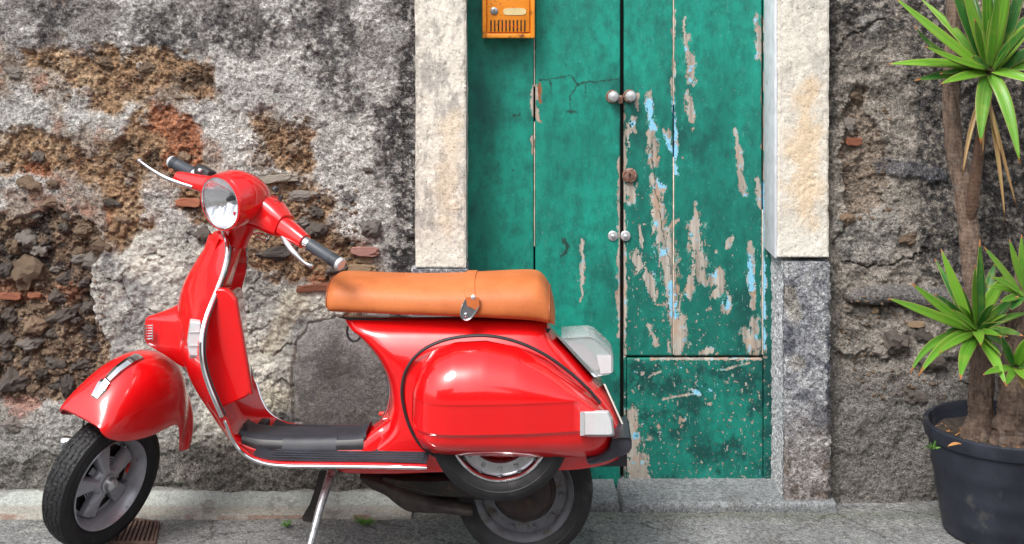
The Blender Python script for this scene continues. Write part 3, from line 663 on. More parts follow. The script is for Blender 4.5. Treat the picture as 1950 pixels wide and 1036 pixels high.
# fine scratches
scr = noise(nt, 55, 2, .4, vec=coords(nt, 'Object', (5, 1, .5)), dist=2.5)
c = mix(nt, math_(nt, 'MULTIPLY', ramp(nt, scr, .715, .73), att('chip')), c, (.40,.58,.52))
nt.links.new(c, bs.inputs['Base Color'])
nt.links.new(ramp(nt, pl, 0, 1, .48, .85), bs.inputs['Roughness'])
b0 = bump(nt, bs, pl, 1, -.004)
b0 = bump(nt, bs, noise(nt, 120, 6, .7, vec=coords(nt, 'Object', (1,1,.2))), .35, .0025, b0)
bump(nt, bs, noise(nt, 7, 4, .5, vec=pv), .35, .01, b0)
PEEL = [[(1303,34,2),(1308,87,7),(1314,121,9),(1317,150,9)],[(1310,179,6),(1313,208,8),(1318,232,5)],[(1320,245,5)],
 [(1236,180,5),(1240,232,8),(1243,290,11),(1245,315,7)],[(1245,340,8),(1252,386,11),(1260,435,14),(1272,500,16),(1280,560,13),(1286,620,11),(1292,672,14)],
 [(1325,385,2),(1325,435,12),(1330,500,15),(1336,525,14)],[(1352,536,10),(1368,520,9),(1376,548,10),(1362,560,8)],[(1210,486,9),(1216,514,10)],[(1234,525,9),(1245,562,9)],
 [(1400,246,2),(1407,300,7),(1410,328,5),(1416,367,5)],[(1440,29,5),(1447,72,7),(1443,108,5)],[(1444,345,5),(1447,390,7)],[(1427,462,4),(1433,534,8),(1435,587,4)],
 [(1440,609,7),(1438,670,10)],[(1418,632,7),(1426,655,9)],[(1383,585,10),(1392,568,6)],[(1298,609,9),(1299,668,8)],[(1200,352,11),(1201,386,8)],[(1248,352,10),(1262,360,8)],
 [(1188,200,2.5),(1188,480,3.5),(1188,680,4)],[(1213,180,4),(1214,210,3)],[(1206,225,4),(1206,250,4)],[(1283,20,2),(1283,200,3),(1286,330,4)],[(1271,250,7),(1278,285,4)],[(1452,30,1.5),(1455,330,3),(1455,680,4)],
 [(1018,168,6),(1017,205,8),(1026,228,5)],[(1016,262,4),(1016,292,4)],[(1108,455,3),(1108,540,4),(1106,575,2)],[(1180,300,3),(1180,470,3),(1180,560,5),(1180,640,4)],
 [(1203,790,14),(1206,860,17),(1208,925,20)],[(1222,880,13),(1228,925,9)],[(1340,926,8),(1390,930,8)],[(1355,665,6),(1340,672,5)],[(1240,684,2),(1450,684,2)],[(1300,300,3)],[(1410,350,6),(1417,370,4)],[(1362,480,4)],[(1268,440,5),(1290,420,4)],
 [(1395,455,5),(1388,470,5)],[(1313,560,8),(1320,520,5)],[(1250,655,6),(1235,620,4)],[(1222,430,2),(1222,470,3)],[(1298,800,6)],[(1318,742,4),(1335,752,3)],[(1253,812,5)],[(1240,835,5)],[(1262,760,2),(1330,748,2)],[(1420,800,3)],[(1375,705,2),(1430,690,2)],[(1235,718,2),(1260,708,2)],[(1350,770,3)],[(1390,800,2)],[(1290,850,3)],[(1335,880,3)],[(1452,500,2),(1452,600,3)],[(1196,235,3),(1196,280,2)]]
BLUE = [[(1330,775,10)],[(1420,880,14)],[(1445,905,16)],[(1300,700,10)],[(1400,815,9)],[(1238,200,14),(1240,240,12)],[(1206,236,10)],[(1262,262,14),(1275,285,14)],[(1283,190,8),(1286,330,12)],[(1258,352,16)],[(1278,545,12),(1284,600,12)],[(1364,525,16)],[(1383,575,18)],[(1425,490,12),(1433,550,12)],
 [(1350,650,14),(1400,675,10)],[(1341,365,8)],[(1303,95,8)],[(1456,350,7),(1456,660,9)],[(1330,926,24),(1400,926,24)],[(1330,745,20),(1370,740,16)],[(1212,830,10)],[(1400,680,8)],[(1340,330,10)],[(1240,460,12),(1250,520,12)]]
RUSTS = [[(1027,160,5),(1028,195,4)]]
LINES = [[(1028,152,2.2),(1060,148,2.2),(1085,146,2),(1100,158,3.4),(1130,155,2.6),(1178,151,1.5)],[(1102,158,3),(1094,172,2.4),(1086,185,2.4),(1086,216,1.6)],[(1049,154,2),(1049,178,1.3)],[(1115,160,1.8),(1115,184,1.2)],[(975,219,3),(988,219,3)],[(1080,214,3),(1098,214,2.6)],
 [(1072,458,8),(1080,470,7),(1068,488,4)],[(921,330,3)],[(978,326,3)],[(1243,290,1.5),(1244,340,1.6),(1262,430,1.5),(1282,545,1.5)]]
DR = thing('double_door', 'peeling green painted double door with blue and bare wood patches', 'door', (XW(1185, YD), YD, 0))
def DX(px): return (px-975)/F*YD
def DZ(py): return H-py/F*YD
def board(name, a, b_, t, bo, yf=YD, seed=1, chip=0., dark=0., bowl=.0015):
    st = 2.0; nx = max(2, int((b_-a)/st)); ny = int((bo-t)/st); e = .0022
    xs = np.concatenate([[a, a], np.linspace(a+1.5, b_-1.5, nx), [b_, b_]]); ys = np.concatenate([[t, t], np.linspace(t+1.5, bo-1.5, ny), [bo, bo]])
    x, y = np.meshgrid(xs, ys); dy = np.zeros(x.shape)
    dy[:, 1] += e; dy[:, -2] += e; dy[1, :] += e; dy[-2, :] += e
    relief = bowl*fbm(x, y*.2, 50, 3, seed)+.0006*fbm(x, y*.12, 9, 3, seed+1)
    Yv = yf+dy-relief; Yv[:, 0] = Yv[:, -1] = yf+.03; Yv[0, :] = Yv[-1, :] = yf+.03
    P = np.stack([DX(x)-DR.location.x, Yv-DR.location.y, DZ(y)], -1)
    pe = np.clip(strokes(x+5*fbm(x, y, 14, 3, 9), y, [[(a_, b__, c_*1.35+.6) for a_, b__, c_ in q] for q in PEEL]), -1.2, 1)
    bl = np.clip(strokes(x, y, BLUE), 0, 1)
    ln = ss(strokes(x+5*fbm(x, y, 16, 4, 19, .7), y+5*fbm(x, y, 16, 4, 18, .7), LINES)+.25*fbm(x, y, 7, 3, 5), .1, .7); ru = ss(strokes(x+2*fbm(x, y, 8, 2, 3), y, RUSTS), .2, .6)
    ch = np.clip(chip*(.35+.9*ss(y, 150, 700)+.5*fbm(x, y, 120, 3, 27)), 0, 1.4)
    dk = np.clip(ss(y, 660, 700)*ss(fbm(x, y, 45, 6, 77, .65), -.1, .3)*.7+dark*ss(y, 120, 330)*(1-.0)+.55*ss(fbm(x, y*.5, 110, 5, 33, .6), .1, .5)+.8*ss(930-x, 0, 60)*0, 0, 1)
    return grid_mesh(name, P, None, M['door'], DR, attrs=dict(peel=pe, blue=bl, line=ln, rust=ru, chip=ch, dark=dk))
board('plank', 880, 1016.0, -250, 931, seed=501, chip=.25)
board('plank', 1019.5, 1181, -250, 929, seed=502, chip=.5)
board('plank', 1188.5, 1281.5, -250, 678, yf=YD+.004, seed=503, chip=1, dark=.45)
board('plank', 1284.5, 1451, -250, 678, yf=YD+.004, seed=504, chip=.9, dark=.45)
board('plank', 1454.5, 1478, -250, 931, yf=YD+.001, seed=505, chip=1, dark=.6)
board('bottom_panel', 1194, 1453, 682.5, 929, yf=YD+.002, seed=506, chip=1.15, dark=.35)
board('stile', 1188.5, 1193, 679, 931, yf=YD+.004, seed=507, chip=1, dark=.5)
M['gapdark'] = simple('dark_wood_backing', (.02,.017,.015), .9)
b = B(); b.box((DX(1180)-DR.location.x, .06, DZ(340)), (DX(1490)-DX(870), .05, DZ(-250)-DZ(931)))
b.ob('backing_board', M['gapdark'], DR, smooth=False)
# pale sliver of light wood in the left joint
M['sliver'] = simple('bare_wood_edge', (.62,.52,.42), .7, var=.3, vscale=50, dirt=((.15,.10,.07), 14, .56))
for (x_, a, c_) in ((1017.7, 72, 165), (1017.8, 232, 470), (1283, -200, 200), (1290, 300, 676), (1452.8, 400, 676)):
    b = B(); b.box((DX(x_ if x_ != 1290 else 1283)-DR.location.x, .012, (DZ(a)+DZ(c_))/2), (.0042, .012, DZ(a)-DZ(c_)), bev=.0008); b.ob('joint_edge', M['sliver'], DR)
M['knob'] = simple('painted_metal_knob', (.55,.56,.58), .35, .5, var=.15, vscale=90)
M['rustplate'] = simple('rusty_iron_plate', (.20,.10,.07), .8, .2, var=.5, vscale=120, bmp=.8, bscale=260, dirt=((.34,.27,.25), 60, .5))
def loc(px, py, off=0): return np.array([DX(px)-DR.location.x, off, DZ(py)])
for px, py, r in ((1166,184,10),(1199,183,10)):
    b = B(); b.revolve(loc(px, py), (0,-1,0), [(-.004,.024),(.004,.024),(.0065,.021),(.007,.008)], 20); pl_ = b.ob('rose', M['rustplate'], DR)
    b = B(); b.revolve(loc(px+1, py-1), (0,-1,0), [(.0,.006),(.014,.006),(.016,.012),(.022,.0185),(.030,.0195),(.037,.015),(.040,.006),(.0405,0)], 24); k = b.ob('knob', M['knob'], pl_)
b = B(); b.box(loc(1181,189,-.006), (.018,.012,.03), bev=.003); b.ob('hasp', M['rustplate'], DR)
b = B(); b.revolve(loc(1199,334), (0,-1,0), [(-.004,.027),(.006,.027),(.010,.023),(.011,.020),(.009,.017),(.012,.015),(.0125,0)], 28); lk = b.ob('lock', M['rustplate'], DR)
b = B(); b.box(loc(1199,335,-.0130), (.004,.002,.012), bev=.0006); b.revolve(loc(1199,332,-.0118), (0,-1,0), [(0,.0045),(.002,.0045)], 12); b.ob('keyhole', M['gapdark'], lk)
for px, py in ((1167,449),(1191,449)):
    b = B(); b.revolve(loc(px, py), (0,-1,0), [(-.004,.018),(.004,.018),(.006,.015),(.006,.008),(.013,.0075),(.016,.004),(.0162,0)], 24); b.ob('bolt', M['knob'], DR)
b = B(); b.box(loc(1189,922,-.006), (.012,.010,.012), bev=.002); b.ob('latch', M['sliver'], DR)
# ------------------------------------------------------------------ mailbox (hangs on the door)
M['mail'] = simple('rusty_orange_enamel', (.78,.27,.02), .42, coat=.2, var=.12, vscale=20, dirt=((.13,.045,.02), 30, .555), bmp=.3, bscale=160)
M['mail2'] = simple('dirty_orange_enamel', (.70,.23,.015), .45, var=.15, vscale=25, dirt=((.16,.06,.025), 26, .57), bmp=.25)
YM = YD-.075
def mw(px, py, y=YM): return np.array([(px-975)/F*y, y, H-py/F*y])
MB_ = thing('mailbox', 'rusty orange metal mailbox hung high on the left door leaf', 'mailbox', tuple(mw(968, 72)))
mo = np.array(MB_.location)
def mp(px, py, off=0): v = mw(px, py)-mo; v[1] = off; return v
sx = F/YM
b = B(); c0, c1 = mp(918, 73), mp(1019, -75); cc_ = (c0+c1)/2
b.box((cc_[0], .036, cc_[2]), (c1[0]-c0[0], .072, c1[2]-c0[2]), bev=.006); b.ob('case', M['mail'], MB_)
b = B()                                            # raised frame round the front
for (x0,y0,x1,y1) in ((919,-74,926,72),(1011,-74,1018,72),(926,64,1011,72)):
    a_, d_ = mp(x0,y0), mp(x1,y1); b.box(((a_[0]+d_[0])/2, -.004, (a_[2]+d_[2])/2), (d_[0]-a_[0], .012, a_[2]-d_[2]), bev=.002)
b.ob('rim', M['mail'], MB_)
b = B(); a_, d_ = mp(929,-60), mp(1008,61); b.box(((a_[0]+d_[0])/2, -.003, (a_[2]+d_[2])/2), (d_[0]-a_[0], .008, a_[2]-d_[2]), bev=.0015); dl = b.ob('door_flap', M['mail2'], MB_)
M['slit'] = simple('slot_dark', (.012,.008,.006), .9)
for k in range(10):
    a_ = mp(935+k*7.15, 49); b = B(); b.box((a_[0], -.0076, a_[2]), (.0048, .0016, .040), bev=.0006); b.ob('slot', M['slit'], dl)
M['paper'] = simple('yellowed_name_card', (.62,.50,.26), .5, var=.15, vscale=40, coat=.4)
b = B(); a_ = mp(980, 22)
pts = []
for k in range(32):
    t = 2*math.pi*k/32; ex = 19.5/sx*math.copysign(1, math.cos(t)) if abs(math.cos(t)) > .25 else 0
    pts.append((a_[0]+math.copysign(min(1, abs(math.cos(t))*1.0)**.35*.0405, math.cos(t)), a_[2]+math.copysign(abs(math.sin(t))**.8*.0125, math.sin(t))))
b.loft([[(x,-.0072,z) for x, z in pts], [(x,-.0092,z) for x, z in pts]]); b.ob('name_card', M['paper'], dl)
b = B(); b.revolve(mp(941, 21, -.006), (0,-1,0), [(0,.0135),(.004,.0135),(.006,.011),(.0065,.008),(.0075,.0075),(.008,0)], 24); k_ = b.ob('lock', M['steel'], dl)
b = B(); b.box(mp(941, 21, -.0143), (.002,.001,.009)); b.ob('keyhole', M['slit'], k_, smooth=False)
# dark red marks across the slots
M['redmark'] = simple('faded_red_print', (.62,.05,.03), .6)
for k, (u_, v_) in enumerate(((962,48),(969,47),(977,50),(984,52),(955,51))):
    b = B(); p_ = mp(u_, v_); b.box((p_[0], -.0076, p_[2]), (.0045, .0022, .005), bev=.0008); b.ob('print_mark', M['redmark'], dl)
# ------------------------------------------------------------------ SCOOTER
YAW = math.radians(-2.0); R0 = np.array([-.6, 4.295, 0]); cy_, sy_ = math.cos(YAW), math.sin(YAW)
SC = thing('scooter', 'glossy red classic motor scooter with tan seat parked in front of the green door', 'scooter', tuple(R0), YAW)
def L(px, py, t):
    """local point on the scooter at lateral offset t (negative = towards the street) seen at photo pixel"""
    dv = np.array([(px-975)/F, 1, -py/F]); o_ = np.array([0, 0, H]); n = np.array([-sy_, cy_, 0])
    k = (t-n@(o_-R0))/(n@dv); w_ = o_+k*dv-R0
    return np.array([cy_*w_[0]+sy_*w_[1], t, w_[2]])
def interp(T, x, k=1): return float(np.interp(x, [r[0] for r in T], [r[k] for r in T]))
def sup(n, e):
    """unit superellipse points"""
    o_ = []
    for k in range(n):
        t = 2*math.pi*k/n; c_, s_ = math.cos(t), math.sin(t)
        o_.append((math.copysign(abs(c_)**(2/e), c_), math.copysign(abs(s_)**(2/e), s_)))
    return o_
# rear body: horizontal slices
rows = spline([(599,654,1040,.085),(615,666,1048,.115),(628,684,1054,.130),(645,703,1068,.145),(662,718,1084,.155),(682,730,1102,.160),(705,740,1122,.163),(730,745,1146,.165),(755,746,1164,.165),(780,740,1176,.165),(800,729,1184,.165),(815,712,1190,.163),(830,692,1194,.160),(845,668,1188,.150),(856,650,1160,.145),(862,645,1100,.145),(868,642,900,.14),(874,640,830,.13)], 60)
secs = []
for py, xf, xr, hw in rows:
    A, D_ = L(xf, py, 0), L(xr, py, 0); z = A[2]; ring = []
    L0, R_ = A[0], D_[0]; rf, rr = .085, .10
    hwb = hw
    n = 14
    for k in range(n+1):                           # front nose, from +y side round to -y side
        t = math.pi/2-math.pi*k/n
        ring.append((L0+rf*(1-max(0, math.cos(t))**.75), hwb*math.copysign(abs(math.sin(t))**.8, math.sin(t)), z))
    for k in range(1, 10): ring.append((L0+rf+(R_-rr-L0-rf)*k/10, -hwb, z))
    for k in range(n+1):
        t = -math.pi/2+math.pi*k/n
        ring.append((R_-rr+rr*max(0, math.cos(t))**.7, hwb*.98*math.copysign(abs(math.sin(t))**.7, math.sin(t)), z))
    for k in range(1, 10): ring.append((R_-rr-(R_-rr-L0-rf)*k/10, hwb, z))
    secs.append(ring)
B().loft(secs).ob('rear_body', M['red'], SC, ang=60)
# thin chrome tube added along the arch to imitate the reflection on its edge
arch = spline([(672,622),(690,634),(706,650),(722,672),(735,700),(742,730),(743,755),(738,780),(729,798)], 30)
B().tube([L(x-1.5, y, -.05)+np.array([0,0,0]) for x, y in arch], .0045).ob('arch_reflection', M['chrome'], SC)
# side cowl
TOP = [(784,765),(787,735),(794,708),(808,684),(830,665),(868,652),(925,649),(985,661),(1040,689),(1088,722),(1128,755),(1150,777),(1162,800),(1167,828)]
BOT = [(784,775),(787,800),(794,824),(808,842),(832,851),(880,853),(1000,857),(1100,860),(1145,859),(1160,850),(1167,836)]
xsC = sorted(set([784,784.6,785.5,787,789,792,796,801]+list(np.linspace(808,1140,46))+[1146,1151,1155,1159,1162,1164.5,1166,1167]))
def cowl_prof(s):
    if s < .60: q = 1-(1-s/.60)**2.05; return q**.55
    if s < .615: return 1-(s-.60)*1.0
    if s < .86: return .985-.032*((s-.615)/.245)
    if s < .885: return .953-.07*((s-.86)/.025)
    return .883-.45*((s-.885)/.115)**2.2
SS = list(np.linspace(0, .595, 34))+[.60,.605,.612,.618,.64,.70,.76,.82,.85,.858,.865,.872,.879,.887,.90,.92,.94,.96,.98,.99,1.0]
def cowl(side):
    secs = []
    for x in xsC:
        yt, yb = interp(TOP, x), interp(BOT, x)
        f_ = 1-max(0, 1-(x-784)/85)**2.2; f_ = f_**.5 if f_ > 0 else 0
        g = interp([(784,1),(900,1),(1000,.93),(1080,.78),(1130,.62),(1155,.45),(1167,.18)], x)
        Bm = .145*f_*g; r_ = []
        p0, p1 = L(x, yt, -.15), L(x, yb, -.15-.3*0)
        zc1, zc2 = L(x, 768, -.28)[2], L(x, 829, -.28)[2]; zt_, zb_ = p0[2], p1[2]
        f1 = min(.82, max(.10, (zt_-zc1)/(zt_-zb_+1e-6))); f2 = min(.93, max(f1+.06, (zt_-zc2)/(zt_-zb_+1e-6)))
        for s in SS:
            sm = float(np.interp(s, [0,.60,.87,1.0], [0,f1,f2,1.0]))
            z = p0[2]+(p1[2]-p0[2])*sm; X_ = p0[0]
            b_ = Bm*cowl_prof(s)+.004
            # pull the outline in so that the bulged surface still lands on the traced outline
            dist = 4.15; k = 1-b_/dist
            r_.append((X_*1.0+(-.6-X_-.6+1.2)*0, (-.15-b_)*side, z))
        secs.append(r_)
    return secs
for side in (1, -1):
    b = B(); se = cowl(side); b.loft(se, closed=False, cap=False)
    # inner return so the shell has thickness
    b.loft([[(p[0], p[1]*.97+.004*side, p[2]) for p in r] for r in se], closed=False, cap=False)
    o = b.ob('side_cowl', M['red'], SC, ang=28)
# black seal round the near cowl
seal = spline([(828,868),(800,846),(780,812),(768,770),(766,735),(774,704),(792,678),(820,658),(862,644),(920,639),(975,648),(1030,671),(1080,705),(1120,741),(1143,768)], 70)
B().tube([L(x, y, -.166) for x, y in seal], .0052, n=8).ob('cowl_seal', M['black'], SC)
# seat
STN = spline([(628,560,575,.080,0),(630,541,588,.100,0),(638,530,599,.116,0),(655,524,601,.126,0),(700,526,603,.134,0),(760,528.5,606,.140,0),(820,529.5,608,.146,0),(880,528,611,.150,0),(940,525,614,.152,0),(990,522.5,617,.150,0),(1015,522.5,619,.147,0),(1030,528,620.5,.142,0),(1043,545,622,.134,0),(1052,570,622.5,.120,0),(1057,600,622.5,.095,0)], 60)
b = B(); secs = []
E_ = sup(44, 3.4)
for x, yt, yb, w_, _ in STN:
    T_, Bo = L(x, yt, -.03), L(x, yb, -w_*.98); r_ = []
    zt, zb = T_[2], Bo[2]; zt -= .0; zm = zb+(zt-zb)*.32
    for cx_, sx_ in E_:
        if sx_ >= 0: z = zm+(zt-zm)*sx_**1.0; yy = w_*cx_*(1-.22*sx_**2)
        else: z = zm+(zm-zb)*sx_; yy = w_*cx_*(1-.03*sx_*sx_)
        r_.append((L(x, 560, 0)[0], yy, z))
    secs.append(r_)
seat = b.loft(secs).ob('seat', M['seat'], SC, ang=50)
M['seam'] = simple('seat_piping', (.30,.075,.02), .5)
for k in (6, -8):
    r_ = [np.array(p)*np.array([1,1.012,1])+np.array([0,0,.0015]) for p in secs[k]]
    B().tube([p for p, e in zip(r_+[r_[0]], E_+[E_[0]]) if p[2] > min(q[2] for q in r_)+.012], .0030, n=6, cap=False).ob('seam', M['seam'], seat)
# seat base, dark
b = B(); pts = [(640,603),(1050,626),(1044,634),(668,611)]
b.loft([[L(x, y, t) for x, y in pts] for t in (-.075, .075)]); b.ob('seat_base', M['black'], SC, smooth=False)
# strap over the seat with rivet, buckle and screw
def seat_at(px):
    xx = L(px, 560, 0)[0]; k = min(range(len(secs)), key=lambda i: abs(secs[i][0][0]-xx)); return secs[k]
def strap_ring(px, w_=.0165, th=.0035):
    r = seat_at(px); xx = L(px, 560, 0)[0]; cz = sum(p[2] for p in r)/len(r); P_ = []
    for p in r:
        v = np.array([0, p[1], p[2]-cz]); l = np.linalg.norm(v)+1e-9; P_.append((p, v/l))
    return xx, P_
b = B(); secs2 = []
r = seat_at(893); cz = min(p[2] for p in r)
order = sorted([p for p in r], key=lambda p: math.atan2(p[2]-(cz+.05), -p[1]))
path = [p for p in order if p[2] > cz+.043]
for i, p in enumerate(path):
    q0, q1 = np.array(path[max(i-1, 0)]), np.array(path[min(i+1, len(path)-1)]); t = q1-q0; t /= np.linalg.norm(t)
    n_ = np.cross((1,0,0), t); n_ = n_/np.linalg.norm(n_)
    if n_[1]*p[1]+n_[2]*(p[2]-cz-.03) < 0: n_ = -n_
    skew = -.012*np.clip((p[2]-cz-.06)/.07, 0, 1)
    X_ = L(902, 560, 0)[0]+skew; hw_ = .0165
    base = np.array([X_, p[1], p[2]]); o1 = base+n_*.0055; o0 = base-n_*.002
    secs2.append([o0-(hw_,0,0), o1-(hw_*.94,0,0), o1+(hw_*.94,0,0), o0+(hw_,0,0)])
strap = b.loft(secs2).ob('seat_strap', M['seat'], SC, ang=40)
def on_seat(px, py, off=0):
    w_ = L(px, py, -.15); return L(px, py, -.1525-off)
M['steelp'] = simple('brushed_buckle_steel', (.42,.43,.46), .28, .9)
fr = [(884,568),(906,590),(911,582),(913,580),(909,572)]
b = B(); pl2 = [(877,596),(880,583),(885,569),(896,577),(911,583),(905,596),(896,606),(886,610),(879,605)]
b.loft([[on_seat(x,y,.004) for x,y in pl2], [on_seat(x,y,.0065) for x,y in pl2]]); bk = b.ob('buckle_plate', M['steelp'], strap, smooth=False)
loop = [(886,571),(880,583),(877,597),(880,606),(888,610),(897,606),(906,595),(912,582)]
B().tube([on_seat(x,y,.009) for x,y in spline(loop, 24)], .0022, n=8).ob('buckle_loop', M['chrome'], strap)
b = B(); tip = [(886,566),(912,566),(913,582),(906,590),(890,583)]
b.loft([[on_seat(x,y,-.003) for x,y in tip], [on_seat(x,y,.011) for x,y in tip]]); b.ob('strap_tip', M['seat'], strap, ang=30)
b = B(); b.revolve(on_seat(901,566,.010), (0,-1,0), [(0,.0075),(.002,.007),(.0045,.004),(.0052,0)], 18); b.ob('rivet', M['lampgrey'], strap)
b = B(); b.revolve(on_seat(887,600,.006), (0,-1,0), [(0,.0075),(.003,.007),(.0042,.004),(.003,0)], 18); b.ob('screw', M['chrome'], strap)
# ---- leg shield + floor sweep: edge path (near trim) and centre path
SH = spline([(447,429,.055,407,0),(465,432,.080,398,0),(490,431,.115,386,0),(520,424,.150,370,0),(550,413,.185,356,0),(580,401,.220,346,0),(610,390,.250,341,0),(640,384,.275,339,0),(670,383,.288,341,0),(700,387,.292,346,0),(730,396,.292,354,0),(760,408,.290,365,0),(785,419,.286,378,0),(808,430,.280,394,0),(835,441,.272,414,0),(858,456,.266,436,0),(874,477,.262,462,0),(884,505,.260,495,0),(888,540,.258,532,0),(889,600,.258,596,0),(890,700,.258,700,0),(891,760,.255,760,0),(892,812,.250,812,0)], 110)
secs = []; edgeN = []
ny_ = 25
for py, xe, w_, xc, _ in SH:
    e_ = L(xe, py, -w_); xcn = L(xc, py, 0)[0]; r_ = []
    for k in range(ny_):
        u_ = -1+2*k/(ny_-1); a_ = abs(u_)
        far = float(np.interp(py, [540, 690], [1, .42])) if u_ > 0 else 1
        r_.append(np.array([xcn+(e_[0]-xcn)*a_**1.7, w_*u_*far, e_[2]]))
    secs.append(r_); edgeN.append(e_)
def offs(secs, d_):
    out = []
    for i, r in enumerate(secs):
        q = []
        for j, p in enumerate(r):
            a_ = secs[min(i+1, len(secs)-1)][j]-secs[max(i-1, 0)][j]; c_ = r[min(j+1, len(r)-1)]-r[max(j-1, 0)]
            n_ = np.cross(a_, c_); n_ /= np.linalg.norm(n_)+1e-9; q.append(p+n_*d_)
        out.append(q)
    return out
s1 = secs; s2 = offs(secs, .010)
if s2[20][12][0] < s1[20][12][0]: s2 = offs(secs, -.010)
full = [list(a_)+list(reversed(b_)) for a_, b_ in zip(s1, s2)]
B().loft(full).ob('leg_shield', M['red'], SC, ang=50)
# side shell of the floor underneath (rolled edge)
iF = 62
b = B()
# chrome trim: upper and lower pieces, near and far
E_n = [np.array(e) for e in edgeN]
pyN = [r[0] for r in SH]; iu = min(range(len(SH)), key=lambda i: abs(SH[i][0]-798) + (0 if SH[i][1] < 440 else 99))
for sgn in (1, -1):
    f_ = lambda P_: [np.array([p[0]+.002, p[1]*sgn-.004*sgn, p[2]]) for p in P_]
    up = f_([L(424, 441, -.035), L(428, 449, -.055)]+E_n[3:iu])
    if sgn < 0: up = [np.array([p[0], p[1]*float(np.interp(z_, [540, 690], [1, .42])), p[2]]) for p, z_ in zip(up, [440,449]+[r[0] for r in SH[3:iu]])]
    lo = f_(E_n[iu+1:]); lo = [p+np.array([0,0,.003]) for p in lo]
    if sgn < 0: lo = [np.array([p[0], p[1]*.42, p[2]]) for p, r in zip(lo, SH[iu+1:])]
    B().tube(up, .0078, n=10).ob('edge_trim', M['chrome'], SC)
    B().tube(lo, [.0045]+[.0058]*(len(lo)-2)+[.004], n=10).ob('floor_trim', M['chrome'], SC)
# dark rubber line inside the trim
B().tube([p+np.array([.011,.003,.001]) for p in E_n[6:iu]], .0028, n=6).ob('trim_rubber', M['black'], SC)
# horn cover
hc = spline([(446,398,.030,414,0),(470,390,.034,404,0),(500,379,.037,392,0),(530,366,.040,380,0),(555,354,.043,368,0),(572,344,.045,360,0),(584,330,.046,352,0),(596,300,.046,350,0),(603,281,.044,348,0),(612,277,.042,346,0),(630,276,.040,346,0),(648,277,.038,346,0),(656,284,.038,347,0),(668,303,.036,350,0),(680,322,.032,352,0),(694,341,.026,356,0)], 60)
secs = []
for py, xf, hw, xb, _ in hc:
    f_, bk_ = L(xf, py, 0), L(xb+14, py, 0); r_ = []
    for k in range(17):
        u_ = -1+2*k/16; a_ = abs(u_); flare = 1+1.2*max(0, a_-.75)/.25*0
        dep = (1-a_**2.6)
        r_.append(np.array([bk_[0]+(f_[0]-bk_[0])*(dep**.75 if dep > 0 else 0), u_*(hw+.035*(a_**5)), f_[2]]))
    secs.append(r_)
B().loft(secs, closed=False, cap=False).ob('horn_cover', M['red'], SC, ang=32)
hcv = bpy.data.objects['horn_cover']
b = B(); c_ = L(284, 633, -.012); 
for k in range(7):
    b2 = B(); q = L(277.5+k*1.9, 633, -.040+.0*k); q2 = L(276.5, 622+k*3.7, -.010)
for k in range(6):
    py = 620+k*5
    b2 = B(); a_, d_ = L(275.0, py, -.005), L(292, py, -.041)
    b2.tube([L(273.5, py, 0), L(275.5, py, -.034), L(283, py, -.047), L(291, py, -.052)], .0022, n=6); b2.ob('grille_bar', M['chrome'], hcv)
for px, t in ((273.5,0),(291,-.052)):
    b2 = B(); a_, d_ = L(px, 617, t), L(px, 648, t); b2.tube([a_, d_], .0022, n=6); b2.ob('grille_frame', M['chrome'], hcv)
# steering column cover behind the shield top
b = B(); secs = []
for py, xa, xb, hw in spline([(438,428,470,.030),(455,428,470,.034),(470,430,461,.045),(500,428,451,.075),(530,424,441,.11),(550,420,434,.14),(580,412,428,.16)], 20):
    a_, d_ = L(xa, py, 0), L(xb, py, 0); cx_ = (a_[0]+d_[0])/2; rx = (d_[0]-a_[0])/2
    secs.append([(cx_+rx*u_, hw*v_*.6, a_[2]) for u_, v_ in sup(24, 3)])
b.loft(secs).ob('column_cover', M['red'], SC)
# glove box
GB = [np.array(p, float) for p in [(414,548),(430,549),(440,556),(448,566),(454,584),(480,738),(479,748),(470,757),(432,773),(418,772),(390,700),(384,650),(390,605),(403,568)]]
b = B(); secs = []; cen = np.array((395, 665.))
for t, k in ((.13,.30),(.127,.36),(.10,.44),(.05,.53),(0,.62),(-.05,.71),(-.10,.81),(-.14,.89),(-.170,.952),(-.188,.985),(-.197,.982),(-.203,.965),(-.206,.93)):
    secs.append([L(*(cen+(p-cen)*np.array([k, .45+.55*k])), -.2)*np.array([1,0,1])+np.array([0,t,0]) for p in spline(GB+[GB[0]], 60)[:-1]])
b.loft(secs).ob('glove_box', M['red'], SC, ang=22)
# front indicator on the shield edge
def lens(name, P4, t0, t1, parent, mat, k=.9, housing=True, tilt=None):
    P4 = [np.array(p, float) for p in P4]; ce = sum(P4)/len(P4)
    P_ = []
    for i in range(len(P4)):
        a_, d_ = P4[i], P4[(i+1) % len(P4)]
        for u_ in (.06,.12,.5,.88,.94): P_.append(a_*(1-u_)+d_*u_)
    hs_ = B(); hs_.loft([[L(*(ce+(p-ce)*1.03), t0) for p in P_], [L(*(ce+(p-ce)*1.03), t0-(t0-t1)*.45) for p in P_]])
    h_ = hs_.ob(name+'_base', M['lampgrey'], parent, ang=30)
    g = B(); se = []
    for q, kk in ((.42,1.0),(.80,.985),(.93,.94),(1.0,.84)): se.append([L(*(ce+(p-ce)*kk), t0-(t0-t1)*q) for p in P_])
    g.loft(se).ob('lens', mat, h_, ang=30); return h_
FI = lens('front_indicator', [(362,608),(383,611),(381,683),(361,681),(356,650)], -.205, -.268, SC, M['lens'])
for k in range(2):
    b = B(); b.tube([L(358+k*.2, 632+k*26, -.272), L(380, 632+k*26, -.272)], .0012, n=6); b.ob('lens_rib', M['lampgrey'], FI)
RI = lens('rear_indicator', [(1104,783),(1158,782),(1166,797),(1170,828),(1164,831),(1104,831)], -.20, -.285, SC, M['lens'])
